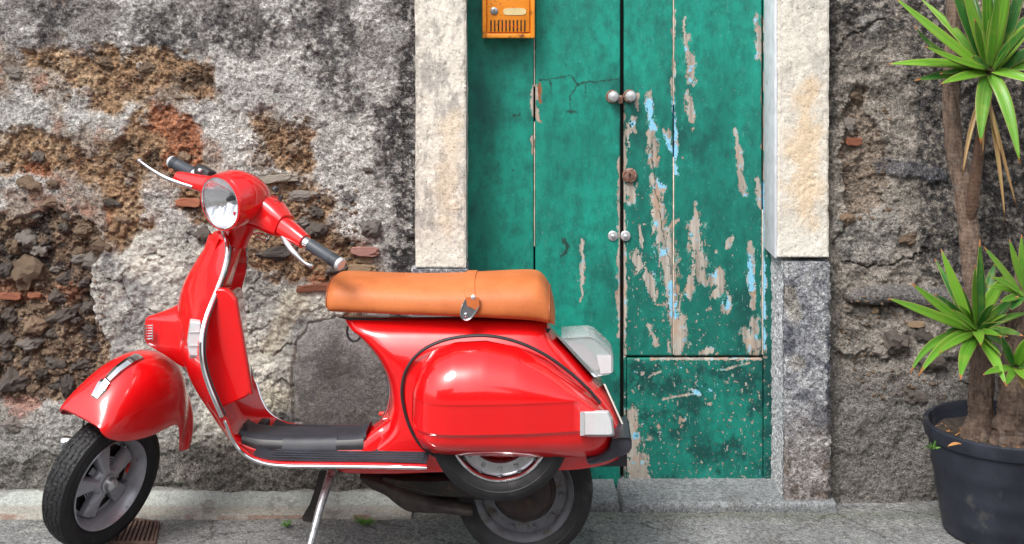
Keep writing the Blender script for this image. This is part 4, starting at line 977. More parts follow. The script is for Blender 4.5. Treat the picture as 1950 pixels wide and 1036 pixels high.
b = B(); b.loft([[L(x,y,t) for x,y in ((1104.5,785),(1112,784),(1112.5,829),(1105,830))] for t in (-.20,-.2875)]); b.ob('indicator_side', M['lampgrey'], RI, ang=30)
# tail light
b = B(); P_ = [(1061,641),(1067,641),(1138,718),(1131,718)]
b.loft([[L(x,y,t) for x,y in P_] for t in (-.072,.072)]); TLB = b.ob('tail_light_base', M['chrome'], SC, smooth=False)
P_ = [(1069,643),(1122,640),(1133,644),(1162,671),(1168,680),(1168,708),(1160,713),(1139,717)]
ce = np.array((1118., 680.)); b = B()
for t, k in ((0,0),): pass
secs = []
for t, k in ((-.068,.93),(-.074,.98),(-.070,1.0),(.070,1.0),(.074,.98),(.068,.93)): secs.append([L(*(ce+(np.array(p)-ce)*k), -.07)*np.array([1,0,1])+np.array([0,t,0]) for p in P_])
M['taillens'] = thin('smoky_clear_lens', (.90,.91,.93), .12, .06, .28)
b.loft(secs).ob('tail_lens', M['taillens'], TLB, ang=20)
b = B(); P2 = [(1075,652),(1112,655),(1150,700),(1132,705)]
b.loft([[L(x,y,t) for x,y in P2] for t in (-.055,.055)]); b.ob('tail_reflector', M['reflector'], TLB, smooth=False)
b = B(); b.loft([[L(x,y,t) for x,y in ((1136,676),(1164,676),(1164,710),(1144,712))] for t in (-.0715,-.075)]); b.ob('tail_panel', M['lens'], TLB, smooth=False)
# number plate, edge on
b = B(); P_ = [(1149,731),(1152.5,731),(1197,829),(1193.5,829)]
b.loft([[L(x,y,t) for x,y in P_] for t in (-.085,.085)]); M['plate'] = simple('white_plate', (.7,.69,.63), .4); b.ob('number_plate', M['plate'], SC, smooth=False)
# rear bumper / mudflap
b = B(); secs = []
for t, k in ((-.208,.93),(-.216,1),(-.02,1),(.0,.9)):
    P_ = [(1166,836),(1180,832),(1199,832),(1203,838),(1203,852),(1198,861),(1180,868),(1150,879),(1124,884),(1117,878),(1145,868),(1160,856)]
    ce = np.array((1165.,858.)); secs.append([L(*(ce+(np.array(p)-ce)*k), -.21)*np.array([1,0,1])+np.array([0,t,0]) for p in P_])
bp = b.loft(secs).ob('rear_bumper', M['bumper'], SC, ang=35)
b = B(); P_ = [(1121,880),(1150,876),(1194,862),(1194,887),(1126,888)]
b.loft([[L(x,y,-.12)*np.array([1,0,1])+np.array([0,t,0]) for x,y in P_] for t in (-.125,.02)]); b.ob('mudflap', M['bumper'], bp, smooth=False)
# under-body splash guard and dark wheel arch
b = B(); P_ = [(1085,862),(1150,862),(1120,885),(1100,880)]
b.loft([[L(x,y,t) for x,y in P_] for t in (-.10,.10)]); b.ob('splash_guard', M['red'], SC, smooth=False)
b = B(); P_ = [(770,850),(1140,862),(1110,885),(860,885),(800,885)]
b.loft([[L(x,y,t) for x,y in P_] for t in (-.05,.14)]); b.ob('wheel_arch', M['dark'], SC, smooth=False)
# floor mat and tunnel
TUN = spline([(430,770,.115),(437,788,.118),(448,806,.12),(466,819,.12),(500,824,.12),(550,827,.12),(620,827,.12),(690,824,.12),(712,815,.125),(735,800,.13),(765,775,.13)], 48)
def tun(x, u_, lift=0.):
    """point of the tunnel surface at photo column x (centre line), u_ in -1..1 across"""
    q = min(range(len(TUN)), key=lambda i: abs(TUN[i][0]-x)); _, yt, hw = TUN[q]
    yt = float(np.interp(x, [r[0] for r in TUN], [r[1] for r in TUN]))
    Tn = L(x, yt, -.10); fl = L(x, float(np.interp(x, [430,450,470,500], [790,835,866,882])), -.25)[2]
    a_ = min(1, abs(u_)); return np.array([Tn[0], -.10+.028*float(np.interp(x, [698,730], [0,1]))+u_*.078, fl+(Tn[2]-fl)*(1-a_**7)+lift])
secs = [[tun(r[0], max(-1, min(1, (-1+2*k/22)*1.0)) if 0 < k < 22 else (-1 if k == 0 else 1)) for k in range(23)] for r in TUN]
tn = B().loft(secs, closed=False, cap=False).ob('floor_tunnel', M['red'], SC)
def flat_slab(name, path, t0, t1, th, m, parent=SC, wav=0.):
    secs = []
    for i, (x, y) in enumerate(path):
        a_, d_ = L(x, y, t0), L(x, y, t0)*np.array([1,0,1])+np.array([0,t1,0])
        q = wav*math.sin(i*1.7)
        secs.append([a_+(0,0,q), d_+(0,0,-q), d_+(0,0,th-q), a_+(0,0,th+q)])
    return B().loft(secs).ob(name, m, parent, ang=40)
flat_slab('floor_mat', spline([(483,866),(500,874),(520,877),(600,879),(700,880),(790,882),(812,883)], 30), -.245, .085, .006, M['mat'])
# ribs on the mat
for k, t in enumerate((-.235,-.215,-.195,-.175,-.155)):
    z0_ = L(520, 877, -.245)[2]+.008
    p0 = np.array([L(515,877,-.245)[0], t, z0_]); p1 = np.array([L(805,882,-.245)[0], t, L(805,882,-.245)[2]+.007])
    B().tube([p0, (p0+p1)/2+(0,0,-.0008), p1], .0026, n=6).ob('mat_rib', M['mat'], bpy.data.objects['floor_mat'])
def conform(x0, x1, u0, u1, th, nx_, nu, wav=.0, curl=0.):
    se = []
    for i in range(nx_):
        x = x0+(x1-x0)*i/(nx_-1); e = min(i, nx_-1-i); lf = .003+wav*math.sin(i*1.3)+curl*math.exp(-e/1.6)
        up = [tun(x, u0+(u1-u0)*k/(nu-1), lf+th) for k in range(nu)]; dn = [tun(x, u0+(u1-u0)*k/(nu-1), lf) for k in range(nu)]
        se.append(up+dn[::-1])
    return B().loft(se)
TM = conform(464, 702, -.84, .86, .007, 36, 14, .0006, .007).ob('tunnel_mat', M['mat'], SC, ang=50)
conform(546, 648, -.995, -.55, .009, 14, 22, .0003, 0).ob('mat_flap', M['mat'], TM, ang=50)
for x0, x1 in ((470,547),(647,698)):
    conform(x0, x1, -.955, -.84, .010, 12, 5).ob('mat_edge', M['black'], TM, ang=50)
b = B(); b.box(L(503,806,.02), (.03,.05,.02), bev=.005); b.ob('brake_pedal', M['black'], SC)
b = B(); b.tube([L(466,806,-.126), L(470,818,-.126)], .006, n=8); b.ob('mat_corner', M['black'], TM)
# bag hook, red tap
B().tube([L(x,y,0) for x,y in spline([(662,621),(661,634),(665,645),(673,650),(682,647),(687,638),(684,628),(675,624),(664,620)], 40)], .0038, n=8).ob('bag_hook', M['grip'], SC)
b = B(); b.revolve(L(738,788,0), (-1,0,0), [(0,.007),(.024,.007),(.027,.005),(.027,0)], 14); b.ob('fuel_tap', M['redlens'], SC)
b = B(); b.revolve(L(742,791,.0), (-1,0,-.1), [(0,.012),(.012,.011),(.012,0)], 14); b.ob('tap_collar', M['black'], SC)
# stands, exhaust
b = B(); b.loft([[L(x,y,t) for x,y in ((608,896),(640,896),(634,915),(622,935),(612,960),(610,992),(604,997),(577,992),(575,985),(590,960),(600,930))] for t in (-.085,-.055)])
b.ob('centre_stand', M['dark'], SC, ang=30)
B().tube([L(632,898,-.12), L(626,915,-.14), L(610,965,-.20), L(590,1040,-.28)], [.014,.0135,.012,.0105], n=12).ob('side_stand', M['steel'], SC)
b = B()
P_ = [L(646+i*.55, 897+4*math.sin(i*1.3), -.10+.008*math.cos(i*1.3)) for i in range(48)]
b.tube(P_, .0014, n=5).ob('stand_spring', M['rust'], SC)
b = B(); secs = []
for x, y, r_, w_ in spline([(690,900,.010,.05),(712,908,.026,.07),(740,916,.030,.085),(762,926,.040,.10),(785,936,.045,.11),(815,943,.036,.11),(845,950,.026,.10),(905,960,.020,.09)], 26):
    c_ = L(x, y, 0); secs.append([c_+np.array([r_*.15*u_, w_*u_*.9+.0, r_*v_]) for u_, v_ in sup(20, 2.6)])
b.loft(secs).ob('exhaust', M['rust'], SC)
b = B(); secs = []
for x, y, r_, w_ in ((735,900,.020,.08),(770,906,.028,.10),(830,908,.034,.11),(880,905,.04,.12),(930,905,.05,.12)):
    c_ = L(x, y, .02); secs.append([c_+np.array([0, w_*u_, r_*v_]) for u_, v_ in sup(16, 4)])
b.loft(secs).ob('engine_case', M['dark'], SC, ang=30)
B().tube([L(x,y,-.11) for x,y in ((762,925),(800,933),(850,944))], .0035, n=6).ob('exhaust_seam', M['dark'], bpy.data.objects['exhaust'])
# ---- wheels
def basis(n, up=(0,0,1)):
    n = np.array(n, float); n /= np.linalg.norm(n); u = np.cross(up, n); u /= np.linalg.norm(u); return n, u, np.cross(n, u)
def wheel(cen, n, R, kind, wt=.092, rimR=None):
    """n points out of the visible face; builds tyre with cut tread, rim, hub"""
    n, u, v = basis(n); cen = np.array(cen); rr = rimR or R*.66
    def P(h, r, a_): return cen+n*h+r*(u*math.cos(a_)+v*math.sin(a_))
    hw = wt/2; b = B()
    prof = [(-hw*.62,rr-.004),(-hw*.86,rr+.012),(-hw*1.0,rr+.034),(-hw*.97,rr+.050),(-hw*.90,R-.012)]
    tread = [( -hw*.86+hw*1.72*k/30, R-.006+.006*(1-abs(-1+2*k/30)**2.5)) for k in range(31)]
    prof2 = [(h, r) for h, r in prof]+tread+[(-h, r) for h, r in reversed(prof)]
    na = 300 if kind == 'front' else 140; secs = []
    for a_i in range(na):
        a_ = 2*math.pi*a_i/na; r_ = []
        for (h, r) in prof2:
            g = 0
            if r > R-.0068 and kind:
                w_ = h/hw
                zig = abs(((a_*23/math.pi) % 2)-1)*.16
                for c0_ in (-.62,-.22,.22,.62):
                    if abs(w_-c0_-zig+.08) < .035: g = .0035
                cross = (a_*46/math.pi+w_*1.6*math.copysign(1, math.sin(w_*9))) % 1
                if cross < .16 and abs(w_) < .84: g = max(g, .003)
            r_.append(P(h, r-g, a_))
        secs.append(r_)
    b.loft(secs, closed=True, ring=True, cap=False)
    ty = b.ob('tyre', M['rubber'], SC, ang=50)
    # sidewall bead ring
    b = B(); b.revolve(cen, n, [(hw*.985,rr+.030),(hw*1.03,rr+.033),(hw*.985,rr+.036)], 64, close=True); b.ob('sidewall_ring', M['rubber'], ty)
    return n, u, v, P, rr, hw, ty
def rim(P_, name, mat, parent, cen, n, prof, N_=72): return B().revolve(cen, n, prof, N_, close=True).ob(name, mat, parent, ang=40)
# rear wheel
RC = L(998, 930, 0)
n, u, v, P, rr, hw, ty = wheel(RC, (0,-1,0), .215, 'rear', .10, .150)
rw = rim(P, 'rim', M['oldrim'], SC, RC, n, [(hw*.62,.150),(hw*.80,.156),(hw*.84,.153),(hw*.70,.147),(hw*.58,.138),(hw*.30,.132),(hw*.30,.100),(hw*.20,.098),(0,.130),(-hw*.6,.150)])
B().revolve(RC, n, [(0,.101),(.012,.098),(.014,.088),(.024,.084),(.030,.05),(.034,.02),(.034,0)], 48).ob('brake_drum', M['rust'], SC)
for k in range(5):
    a_ = math.pi*.5+math.radians(197)+k*2*math.pi/5*0+math.radians(-36+k*36) ; a_ = -math.pi/2+math.radians(-52+k*34)
    p_ = RC+n*(hw*.28)+.117*(u*math.cos(a_)+v*math.sin(a_)); b = B(); b.revolve(p_, n, [(0,.009),(.004,.009),(.004,.006),(.012,.006),(.013,0)], 6+6); b.ob('wheel_nut', M['oldrim'], rw)
for k in range(12):
    a_ = 2*math.pi*k/12; p_ = RC+n*.006+.103*(u*math.cos(a_)+v*math.sin(a_)); b = B(); b.box(p_, (.012,.016,.012), bev=.002); b.ob('cooling_vane', M['dark'], rw)
# spare wheel beneath the cowl
SPC = L(952, 815, -.165)
n, u, v, P, rr, hw, ty = wheel(SPC, (0,-1,0), .212, '', .090, .146)
ty.name = 'spare_tyre'
sr = rim(P, 'spare_rim', M['chrome'], SC, SPC, n, [(hw*.62,.146),(hw*.84,.150),(hw*.90,.144),(hw*.78,.138),(hw*.60,.134),(hw*.40,.131),(hw*.2,.128),(-hw*.6,.146)])
rim(P, 'rim_disc', M['alu'], sr, SPC, n, [(hw*.42,.132),(hw*.42,.100),(hw*.30,.096),(hw*.1,.096),(hw*.1,.132)])
B().revolve(SPC, n, [(-.02,.090),(.002,.088),(.008,.07),(.010,.04),(.010,0)], 48).ob('spare_cover', M['red'], sr)
for k in range(7):
    a_ = -math.pi/2+math.radians(-75+k*25); p_ = SPC+n*(hw*.42)+.116*(u*math.cos(a_)+v*math.sin(a_)); b = B()
    b.revolve(p_, n, [(0,.008),(.004,.008),(.004,.0055),(.010,.0055),(.011,0)], 12); b.ob('wheel_nut', M['steel'], sr)
# front wheel, steered towards the street
def steer(rho, th):
    rho, th = math.radians(rho), math.radians(th); a_ = np.array([math.sin(rho), 0, math.cos(rho)])
    f0 = np.array([-a_[2], 0, a_[0]]); l0 = np.array([0,-1.,0])
    return f0*math.cos(th)+l0*math.sin(th), l0*math.cos(th)-f0*math.sin(th), a_
fW, nW, aW = steer(14, 63)
CW = L(196, 914, 0)
def WF(f_, v_, a_): return CW+fW*f_+nW*v_+aW*a_
n, u, v, P, rr, hw, ty = wheel(CW, nW, .212, 'front', .092, .146)
fr_ = rim(P, 'rim', M['rimgrey'], SC, CW, nW, [(hw*.62,.146),(hw*.84,.149),(hw*.90,.146),(hw*.76,.141),(hw*.55,.136),(hw*.10,.126),(-hw*.35,.122),(-hw*.35,.111),(-hw*.40,.111),(-hw*.8,.124),(-hw*.7,.146)])
def PW(h, r, a_): return CW+nW*h+r*(u*math.cos(a_)+v*math.sin(a_))
# five-spoke star hub
b = B(); secs = []; rot0 = math.radians(90+14)
def star(r0, r1, wsp, k):
    a_ = k/100*2*math.pi; ph = ((a_*5/(2*math.pi)) % 1)-.5; w_ = abs(ph)*2   # 0 at spoke axis, 1 between
    t = ss(np.array(w_), wsp, wsp+.22); return r1+(r0-r1)*float(t)
for h, r0, r1, ws in ((-hw*.30,.050,.120,.40),(hw*.02,.050,.120,.40),(hw*.14,.048,.117,.37),(hw*.22,.046,.100,.34),(hw*.42,.040,.062,.3),(hw*.50,.034,.042,.3),(hw*.52,.02,.02,.3)):
    secs.append([PW(h, star(r0, r1, ws, k), k/100*2*math.pi+rot0+math.pi/5) for k in range(100)])
b.loft(secs).ob('hub_star', M['rimgrey'], fr_, ang=30)
B().revolve(CW+nW*hw*.48, nW, [(0,.030),(.008,.029),(.010,.024),(.014,.0225),(.024,.020),(.029,.013),(.031,0)], 36).ob('hub_cap', M['alu'], fr_)
B().revolve(CW, nW, [(-hw*.95,.123),(-hw*.6,.1225),(-hw*.5,.118),(-hw*.75,.09),(-hw*.7,0)], 40).ob('brake_drum', M['gapdark'], SC)
for k in range(5):
    a_ = rot0+k*2*math.pi/5+math.pi/5*0+.30
    b = B(); b.revolve(PW(-hw*.34, .117, a_), nW, [(0,.0085),(.005,.0085),(.005,.006),(.016,.006),(.017,0)], 12); b.ob('wheel_nut', M['steel'], fr_)
for k in range(5):
    for q in range(3):
        a_ = rot0+math.pi/5+k*2*math.pi/5; b = B(); b.tube([PW(-hw*.1, .056+q*.008, a_-.16), PW(-hw*.1, .056+q*.008, a_+.16)], .0024, n=6); b.ob('drum_fin', M['rimgrey'], fr_)
b = B(); b.tube([PW(-hw*.2,.118,math.radians(0)+.12), PW(hw*.25,.088,math.radians(0)+.05)], .0052, n=8); b.ob('valve_stem', M['redlens'], fr_)
# far-side axle nut and fork link, brake cable
b = B(); b.revolve(L(133,842,.10), np.array([-1,.1,.05]), [(-.01,.018),(.018,.019),(.024,.017),(.025,0)], 20); b.ob('axle_nut', M['chrome'], SC)
b = B(); b.tube([WF(-.06,-.09,.30), WF(-.04,-.10,.10), WF(.0,-.10,.0)], .02, n=10); b.ob('fork_leg', M['dark'], SC)
b = B(); b.tube([WF(.0,-.085,0), WF(.08,-.09,.05), WF(.10,-.09,.09), L(136,843,.10)], .014, n=10); b.ob('fork_link', M['alu'], SC)
b = B(); b.tube([L(160,800,.05), L(157,818,.05), L(158,836,.05)], .0035, n=6); b.ob('brake_cable', M['black'], SC)
# front mudguard
FT = spline([(.170,.236,.226,.088),(.160,.262,.214,.098),(.140,.297,.203,.107),(.100,.342,.192,.114),(.055,.377,.187,.119),(.0,.400,.187,.122),(-.05,.409,.192,.123),(-.10,.407,.203,.123),(-.14,.395,.207,.122),(-.165,.380,.190,.120),(-.19,.355,.135,.116),(-.215,.318,.100,.106),(-.242,.285,.098,.108),(-.264,.245,.100,.100),(-.282,.19,.115,.075)], 60)
secs = []
for f_, ar, as_, w_ in FT:
    r_ = []
    for k in range(33):
        t = -math.pi/2+math.pi*k/32; s_, c_ = math.sin(t), max(0, math.cos(t))
        r_.append(WF(f_, w_*math.copysign(abs(s_)**.85, s_), as_+(ar-as_)*c_**.80))
    secs.append(r_)
inn = [[CW+(p-CW)*.975 for p in r_] for r_ in secs]
b = B(); b.loft([list(a_)+list(reversed(c_)) for a_, c_ in zip(secs, inn)]); FD = b.ob('front_mudguard', M['red'], SC, ang=40)
# chrome crest on the mudguard ridge
def ridge(f_): 
    q = sorted(FT, key=lambda r: r[0]); return float(np.interp(f_, [r[0] for r in q], [r[1] for r in q]))
secs = []
for f_, w_, h_ in ((-.022,.016,.003),(-.016,.021,.009),(.02,.022,.012),(.07,.020,.013),(.102,.016,.012),(.108,.022,.016),(.118,.024,.014),(.142,.017,.004)):
    a_ = ridge(f_); o_ = .010; secs.append([WF(f_, o_-w_, a_-.008), WF(f_+h_*.3, o_-w_*.8, a_+h_*.6), WF(f_+h_*.4, o_, a_+h_), WF(f_+h_*.3, o_+w_*.8, a_+h_*.6), WF(f_, o_+w_, a_-.008)])
B().loft(secs).ob('crest', M['chrome'], FD, ang=15)
# ---- headset
fH, nH, aH = steer(23, 61)
OH = L(472, 394, 0)
def HF(f_, v_, a_): return OH+fH*f_+nH*v_+aH*a_
hl = fH*math.cos(math.radians(20))-aH*math.sin(math.radians(20)); hl /= np.linalg.norm(hl)
hN, hU, hV = basis(hl)
HC = HF(.118, 0, .010)
b = B()
secs = []                                           # pod: from lamp ring back to the rear of the head
for d_, rx, rz, dz in spline([(.012,.082,.082,0),(.006,.0865,.0865,0),(-.01,.088,.088,0),(-.05,.088,.086,.002),(-.08,.083,.076,.002),(-.11,.074,.062,-.002),(-.135,.060,.046,-.008),(-.155,.040,.030,-.014),(-.163,.006,.005,-.018)], 26):
    c_ = HC+hN*d_+hV*dz; secs.append([c_+hU*rx*u_+hV*rz*v_ for u_, v_ in sup(40, 2.25)])
b.loft(secs, cap=False)
def arm(s):
    se = []
    for v_, f_, a_, rf, ra in spline([(.0,-.005,.004,.078,.056),(.05,-.008,.010,.066,.056),(.09,-.008,.012,.054,.052),(.13,-.006,.008,.044,.044),(.155,-.004,.006,.036,.037)], 14):
        c_ = HF(f_, v_*s, a_); se.append([c_+fH*rf*u_+aH*ra*w_ for u_, w_ in sup(28, 3.4)])
    return se
b.loft(arm(1)); b.loft(arm(-1))
HD = b.ob('headset', M['red'], SC, ang=32)
b = B(); secs = []                                   # neck
for z, r1, r2 in ((-.035,.058,.050),(-.06,.046,.044),(-.09,.041,.040),(-.125,.043,.040)): secs.append([HF(-.005,0,z)+fH*r1*u_+nH*r2*v_ for u_, v_ in sup(28, 2.4)])
b.loft(secs).ob('neck', M['red'], SC)
def grip_side(s, near):
    se = []
    for v_, f_, a_, r_ in spline([(.157,-.004,.005,.031),(.20,-.002,.003,.028),(.235,.0,.001,.024),(.252,.0,.0,.0225)] if s > 0 else [(.157,-.004,.003,.033),(.20,.002,-.010,.029),(.25,.006,-.022,.026),(.30,.010,-.034,.022)], 8):
        c_ = HF(f_, v_*s, a_); se.append([c_+fH*r_*1.05*u_+aH*r_*w_ for u_, w_ in sup(24, 2.8)])
    B().loft(se).ob('grip_collar', M['red'], SC, ang=40)
    d0, d1 = HF(.0, .252*s, 0), HF(-.004, .400*s, -.004); 
    if s < 0: d0, d1 = HF(-.03, -.262, -.004), HF(-.035, -.392, -.014)
    ax = (d1-d0); ln = np.linalg.norm(ax)
    B().revolve(d0, ax, [(0,.0175),(.012,.0175),(.012,.0165),(.022,.0165)], 28).ob('grip_ring', M['chrome'], SC)
    g = B(); pr = [(.020,.017),(.022,.0195),(ln*.25,.0188),(ln*.5,.0185),(ln*.72,.0192)]
    for q in range(5): pr += [(ln*.75+q*.005,.0200),(ln*.75+q*.005+.0022,.0200),(ln*.75+q*.005+.0026,.0188),(ln*.75+q*.005+.0046,.0188)]
    pr += [(ln*.96,.0205),(ln*.965,.0)]
    g.revolve(d0, ax, pr, 32); G = g.ob('handlebar_grip', M['grip'], SC)
    B().revolve(d0, ax, [(ln*.962,.0198),(ln*1.03,.0198),(ln*1.05,.017),(ln*1.055,.006),(ln*1.055,0)], 28).ob('grip_end', M['lampgrey'], G)
    # lever in front of the grip
    lp = [HF(.020,.180*s,-.018), HF(.026,.210*s,-.026), HF(.030,.245*s,-.036), HF(.024,.275*s,-.046), HF(.016,.30*s,-.052), HF(.010,.318*s,-.050)] if s > 0 else \
         [HF(.030,.215*s,-.030), HF(.042,.26*s,-.038), HF(.055,.31*s,-.043), HF(.064,.36*s,-.042), HF(.070,.41*s,-.038), HF(.070,.43*s,-.036)]
    lp = spline(lp, 22)
    le = B(); q_ = 1 if s > 0 else .72; le.tube(lp, [q_*(.006+.0035*math.sin(math.pi*min(1, i/14))) if i < 19 else q_*.0058 for i in range(22)], n=12, flat=.75)
    le.revolve(lp[-1]-(lp[-1]-lp[-2])*.1, (lp[-1]-lp[-2]), [(-.010,.0),(-.008,.006),(-.002,.0088),(.004,.0070),(.008,0)], 16)
    le.ob('brake_lever' if s < 0 else 'clutch_lever', M['alu'], SC)
grip_side(1, True); grip_side(-1, False)
# far switch housing
sd_ = HF(-.026, -.236, .016); b = B(); Mx = Matrix((tuple(nH), tuple(fH), tuple(aH))).transposed()
b.box(sd_, (.062,.040,.034), Mx, bev=.006); sw = b.ob('switch_box', M['black'], SC, ang=40)
b = B(); b.box(HF(.0,-.236,.022), (.012,.012,.010), Mx, bev=.002); b.ob('switch_button', M['lampgrey'], sw)
# headlamp
B().revolve(HC, hN, [(.004,.0875),(.014,.0885),(.019,.0865),(.0195,.082),(.012,.080),(.006,.080)], 64, close=True).ob('lamp_bezel', M['red'], HD)
B().revolve(HC, hN, [(.017,.0825),(.0205,.0815),(.0205,.0795),(.016,.079)], 64, close=True).ob('lamp_ring', M['chrome'], HD)
pr = [(.0135+.0*k, .0795*k/14) for k in ()]
b = B(); pr = [(.0125-.050*(1-(k/14)**2), .0800*k/14) for k in range(14, -1, -1)]; b.revolve(HC, hN, pr, 64, cap=False)
RF = b.ob('reflector_bowl', M['reflector'], HD, ang=80)
def hp(x, y, d_=0): return HC+hU*x+hV*y+hN*d_
M['reflector2'] = simple('fluted_reflector', (.55,.57,.60), .16, .9)
for k in range(9):                                   # facet flutes of the reflector
    x = -.058+k*.0145; y0 = -math.sqrt(max(0, .074**2-x*x)); b = B(); 
    b.loft([[hp(x-.005, yy, .012-.050*(1-(math.hypot(x, yy)/.08)**2)+.0005), hp(x, yy, .012-.050*(1-(math.hypot(x, yy)/.08)**2)+.005), hp(x+.005, yy, .012-.050*(1-(math.hypot(x, yy)/.08)**2)+.0005)] for yy in np.linspace(y0, -.024, 8)], closed=True)
    b.ob('flute', M['reflector'] if k % 2 else M['reflector2'], RF)
B().revolve(hp(.006,.004,-.038), hN, [(0,.022),(.006,.021),(.007,.017),(.004,.014)], 32).ob('bulb_collar', M['steel'], RF)
B().revolve(hp(.004,.004,-.036), hN, [(0,.008),(.022,.008),(.028,.006),(.031,0)], 20).ob('bulb', M['black'], RF)
b = B(); b.box(hp(.022,-.040,-.016), (.007,.007,.012), bev=.002); b.ob('side_bulb', M['redlens'], RF)
B().revolve(HC, hN, [(.0175,.080),(.0180,.0785)]+[(.0180+.013*(1-(k/10)**2), .0785*k/10) for k in range(9, -1, -1)], 64, cap=False).ob('lamp_glass', M['glass'], HD, ang=80)
# fix the shell: lens has a back face of its own
# turn switch on near arm, cable eyelet
b = B(); b.box(HF(-.020,.090,.072), (.012,.010,.022), Mx, bev=.003); ts = b.ob('indicator_switch', M['black'], SC)
b = B(); b.box(HF(.004,.090,.060), (.014,.014,.006), Mx, bev=.002); b.ob('switch_slot', M['black'], ts)
B().tube([L(x,y,.02) for x,y in spline([(482,447),(492,444),(503,447),(510,452),(503,457),(494,452),(488,455)], 20)], .0036, n=8).ob('cable_eyelet', M['chrome'], SC)
B().tube([HF(-.02,-.10,-.03), HF(-.02,-.13,-.055), HF(-.01,-.09,-.085), HF(-.01,-.03,-.10)], .004, n=8).ob('control_cable', M['black'], SC)
b = B(); b.revolve(HF(-.118,-.02,.055), aH*1.0-fH*.6, [(0,.012),(.014,.011),(.016,0)], 16); b.ob('choke_knob', M['black'], SC)
# ------------------------------------------------------------------ pot and plants
M['pot'] = simple('black_plastic_pot', (.019,.022,.033), .5, var=.35, vscale=9, dirt=((.06,.06,.06), 11, .58), bmp=.35, bscale=60, spec=.35)
M['soil'] = simple('dark_soil', (.05,.037,.028), .95, var=.6, vscale=60, bmp=1, bscale=90)
PX_, PY_ = (1922-975)/F*4.50, 4.50
POT = thing('plant_pot', 'large black plastic plant pot at the foot of the dark wall', 'plant pot', (PX_, PY_, 0))
Rr = .272; Hp = .352
B().revolve((0,0,.003), (0,0,1), [(0,0),(0,.205),(.004,.212),(.05,.219),(.060,.223),(.075,.222),(.13,.232),(.142,.237),(.158,.236),(.21,.245),(.222,.250),(.238,.249),(Hp-.045,.259),(Hp-.03,.262),(Hp-.03,.250),(.28,.243),(.27,0)], 72).ob('pot_body', M['pot'], POT)
b = B(); b.revolve((0,0,Hp-.045), (0,0,1), [(0,.258),(.004,.268),(.030,.273),(.045,.272),(.049,.266),(.048,.256),(.030,.252),(.0,.250)], 80, close=True); b.ob('pot_rim', M['pot'], POT)
b = B(); secs = []
for k in range(13):
    a_ = math.radians(-92+k*6.5); 
    secs.append([(r_*math.cos(a_), r_*math.sin(a_), z_) for r_, z_ in ((.262,Hp-.018),(.292,Hp-.022),(.294,Hp-.028),(.290,Hp-.075),(.284,Hp-.075),(.270,Hp-.05))])
b.loft(secs).ob('pot_handle', M['pot'], POT, ang=30)
for k in range(5):
    a_ = math.radians(-140+k*26); b = B(); b.box((.212*math.cos(a_), .212*math.sin(a_), .008), (.022,.022,.012), bev=.003); b.ob('drain_notch', M['slit'], POT)
rs = np.linspace(0, .252, 26); an = np.linspace(0, 2*math.pi, 90); RR, AA = np.meshgrid(rs, an)
z_ = .305+.008*fbm(RR*np.cos(AA)*600+300, RR*np.sin(AA)*600, 30, 4, 601)+.004*fbm(RR*np.cos(AA)*600+300, RR*np.sin(AA)*600, 7, 3, 602)
o = grid_mesh('soil', np.stack([RR*np.cos(AA), RR*np.sin(AA), z_], -1), None, M['soil'], POT)
# bark / leaves
def bark(name, a, c_, c3):
    m, nt, bs = newmat(name); vv = coords(nt, 'Object', (1,1,.35))
    c = mix(nt, ramp(nt, noise(nt, 60, 8, .8, vec=vv), .38, .62), a, c_); c = mix(nt, ramp(nt, noise(nt, 26, 4, .6), .58, .7), c, c3)
    nt.links.new(c, bs.inputs['Base Color']); bs.inputs['Roughness'].default_value = .9
    wv = N(nt, 'TexWave'); wv.bands_direction = 'Z'; wv.inputs['Scale'].default_value = 22; wv.inputs['Distortion'].default_value = 6; wv.inputs['Detail'].default_value = 4
    nt.links.new(coords(nt), wv.inputs['Vector'])
    b0 = bump(nt, bs, wv.outputs['Fac'], .3, .004); bump(nt, bs, noise(nt, 60, 8, .8, vec=vv), 1, .016, b0); return m
M['bark'] = bark('fissured_grey_bark', (.085,.055,.042), (.31,.215,.160), (.24,.20,.17))
M['bark2'] = bark('ringed_brown_bark', (.085,.045,.03), (.19,.11,.075), (.13,.10,.08))
